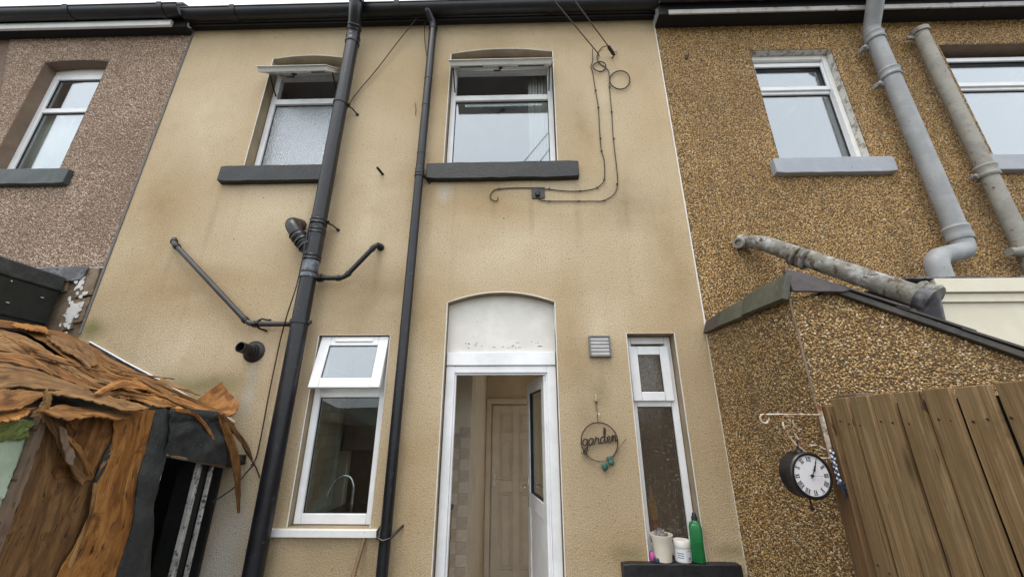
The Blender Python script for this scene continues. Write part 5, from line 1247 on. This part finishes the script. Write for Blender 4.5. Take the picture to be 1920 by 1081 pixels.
# front: fallen plywood, felt and slivers over the side facing the yard
def face(Lp, Rp, mat, x=SFX, xr=None, amp=.008, bulge=.008, tear=.006, nm='veneer_strip', nv=24, nu=8, th=.006):
    sid[0] += 1; xr = x if xr is None else xr
    return loft(nm, [onX(u, v, x) for u, v in Lp], [onX(u, v, xr) for u, v in Rp], mat if not isinstance(mat, str) else M[mat], SH, nv, nu, th, amp, bulge, sid[0], tear)
face([(80, 782), (55, 870), (20, 975), (-40, 1110)], [(215, 775), (195, 870), (168, 960), (120, 1110)], 'ply_dark', SFX, nm='plywood_sheet', amp=.014, bulge=.012)
face([(128, 775), (118, 830), (98, 890)], [(232, 775), (205, 830), (172, 900)], 'ply', SFX+.010, nm='plywood_sheet', amp=.01, bulge=.008)
face([(215, 772), (212, 835), (190, 875), (176, 930), (160, 985), (90, 1110)], [(297, 766), (276, 835), (258, 905), (245, 985), (208, 1110)], 'ply_bright', SFX+.028, nm='plywood_sheet', amp=.010, bulge=.014, nu=8)
face([(234, 778), (222, 810), (196, 850), (178, 900)], [(245, 785), (236, 815), (212, 860), (176, 912)], 'felt', SFX+.020, nm='roofing_felt', amp=.006)
face([(-20, 786), (-40, 860), (-80, 960)], [(52, 786), (36, 850), (8, 930)], 'greenpaint', SFX-.012, nm='painted_panel', amp=.010, bulge=.01)
for c, r_ in (((14, 800), .036), ((34, 806), .028), ((4, 812), .034), ((47, 797), .022), ((24, 815), .024), ((-4, 800), .03), ((40, 818), .016)):
    p = onX(c[0], c[1], SFX-.002); b = MB(); n = 10
    b.v = []; b.lathe(p, (1, -.2, .1), [(0, r_), (.012, r_*.9), (.022, r_*.55), (.026, .004)], 12); 
    b.v = [tuple(Vector(v)+Vector((.010, .022, .022))*noise.noise(Vector(v)*55)) for v in b.v]; b.build('moss_clump', M['moss'], SH)
face([(78, 778), (52, 850), (22, 925), (-30, 1060)], [(92, 780), (66, 860), (38, 935), (-10, 1065)], 'timber', SFX+.012, nm='corner_batten', amp=.004, bulge=.002, th=.03)
face([(86, 732), (78, 758), (60, 778)], [(97, 742), (92, 765), (84, 786)], 'ply_pale', SFX+.05, nm='veneer_strip', amp=.01)
face([(84, 778), (108, 826), (132, 872), (152, 905)], [(104, 782), (130, 812), (158, 850), (176, 892)], 'ply_dark', SFX+.055, SFX+.035, bulge=.02, nv=16)
face([(113, 800), (117, 830), (126, 868), (134, 872)], [(124, 802), (128, 830), (140, 850), (136, 872)], 'timber', SFX+.075, bulge=.006, nv=10, nu=3)
face([(122, 815), (140, 840), (160, 872), (168, 892)], [(126, 815), (150, 836), (168, 868), (176, 888)], 'ply', SFX+.068, bulge=.01, nv=12, nu=3)
face([(130, 786), (135, 800), (140, 806)], [(134, 786), (140, 796), (142, 802)], 'ply_pale', SFX+.02, nv=6, nu=2)
face([(176, 905), (170, 960), (150, 1010), (128, 1060)], [(182, 910), (176, 960), (157, 1012), (133, 1062)], 'ply_pale', SFX+.035, nv=10, nu=2)
L3 = [(SFX+.006, -1.60, 1.63), (SFX+.006, -1.60, .8), (SFX+.006, -1.60, .02)]; R3 = [(SFX+.006, -2.62, 1.63), (SFX+.006, -2.62, .8), (SFX+.006, -2.62, .02)]
loft('plywood_sheet', R3, L3, M['ply_dark'], SH, 14, 8, .006, .012, .0, 71, .006)  # unseen dark sheet added to darken what the kitchen window reflects
# felt strip beside the doorway and felt header
face([(293, 766), (276, 835), (256, 905), (246, 985), (205, 1120)], [(320, 768), (315, 830), (298, 910), (288, 985), (277, 1120)], 'felt', SFX+.032, nm='roofing_felt', amp=.028, bulge=.014, tear=.003)
face([(318, 768), (345, 768), (380, 770), (408, 772)], [(311, 854), (345, 860), (385, 867), (428, 874)], 'felt', SFX+.035, SFX+.055, nm='roofing_felt', amp=.075, bulge=.04, tear=.003, nv=22, nu=14)
face([(320, 766), (350, 766), (385, 768), (408, 771)], [(320, 789), (350, 788), (385, 790), (411, 792)], 'felt', SFX+.075, nm='roofing_felt', amp=.006, bulge=.018, tear=.002)
face([(408, 772), (420, 800), (440, 840), (455, 860)], [(404, 800), (414, 850), (428, 876), (462, 868)], 'felt', SFX+.06, SFX+.05, nm='roofing_felt', amp=.012, bulge=.02)
MB().tube([onX(308, 852, SFX+.03), onX(360, 862, SFX+.03), onX(428, 876, SFX+.03)], .010, 8).build('header_edge', M['timber'], SH)
face([(330, 767), (362, 771), (385, 790), (398, 812), (404, 826)], [(330, 771), (358, 776), (380, 795), (394, 814), (404, 828)], 'ply_bright', SFX+.10, nm='veneer_strip', amp=.004, nv=14, nu=2)
face([(408, 776), (420, 815), (432, 850), (440, 900), (447, 962)], [(420, 778), (436, 815), (448, 850), (452, 900), (450, 962)], 'ply', SFX+.12, bulge=.006, nu=3, tear=.004)
face([(414, 776), (436, 808), (458, 836), (472, 860)], [(420, 774), (446, 806), (466, 834), (474, 862)], 'ply_dark', SFX+.10, bulge=.004, nu=3, tear=.003)
b = MB().box(SFX-.06, SFX+.06, -.075, -.03, 1.34, 1.41); b.build('bracket', M['felt_and_shade'], SH, bevel=.006)
# door frame of the shed
for (ya, yb, xo, m_) in ((-.385, -.366, -.015, 'grimy_white'), (-.358, -.346, -.022, 'grimy_white'), (-.334, -.262, -.05, 'felt_and_shade'), (-.256, -.240, -.018, 'grimy_white')):
    MB().box(SFX-.045 if m_ != 'felt_and_shade' else SFX-.2, SFX+xo, ya, yb, 0, 1.40).build('door_frame', M[m_], SH, bevel=.003)
# white flashing bead on the house wall above the roof
FS = MB(); q = [onY(168, 640, -.012), onY(235, 678, -.012), onY(302, 713, -.012)]
FS.tube(q, .0065, 8); FS = FS.build('flashing_bead', M['upvc'], None); tag(FS, 'white bead strip sloping along the wall above the ruined shed roof', 'flashing')
b = MB(); n_ = 8; v = []
for i in range(n_+1):
    p = np.array(q[0])+(np.array(q[2])-np.array(q[0]))*i/n_; v += [tuple(p+np.array([0, .004, -.008])), tuple(p+np.array([-.015, .004, -.085-.01*(i % 2)])), tuple(p+np.array([-.015, .011, -.085-.01*(i % 2)])), tuple(p+np.array([0, .011, -.008]))]
b.add(v, [(i*4+k, i*4+(k+1) % 4, i*4+4+(k+1) % 4, i*4+4+k) for i in range(n_) for k in range(4)]); b.build('flashing', M['lead'], FS)
tl_ = MB().tube([onY(300, 713, -.02), onY(440, 790, -.02)], .005, 8).build('flashing_bead', M['bead'], FS)

# ================================================================ NEIGHBOUR'S FELTED OUTHOUSE, FAR LEFT
NO = thing('outhouse', (-5, -.8, 0), 'black felted flat roofed outhouse wall at the far left above the ruined shed', 'outhouse')
MB().box(-6.5, -4.10, -2.6, -.02, 0, 2.735).build('wall', M['felt_and_shade'], NO, bevel=.01)
b = MB(); b.prism([(-4.085, 0, 2.735), (-4.075, 0, 2.745), (-4.09, 0, 2.865), (-4.13, 0, 2.885), (-6.5, 0, 2.90), (-6.5, 0, 2.735)], (0, -2.62, 0), (0, -.02, 0)); b.build('roof', M['felt'], NO, bevel=.008)
b = MB().box(-4.098, -4.085, -.60, -.03, 2.44, 2.73); b.build('felt_lap', M['felt_and_shade'], NO, bevel=.004)
random.seed(5)
for k in range(9):
    p = Vector((-4.083, random.uniform(-1.2, -.08), random.uniform(2.5, 2.72))); MB().box(p.x, p.x+.004, p.y, p.y+random.uniform(.008, .022), p.z, p.z+random.uniform(.006, .014)).build('paint_fleck', M['white_flake'], NO)
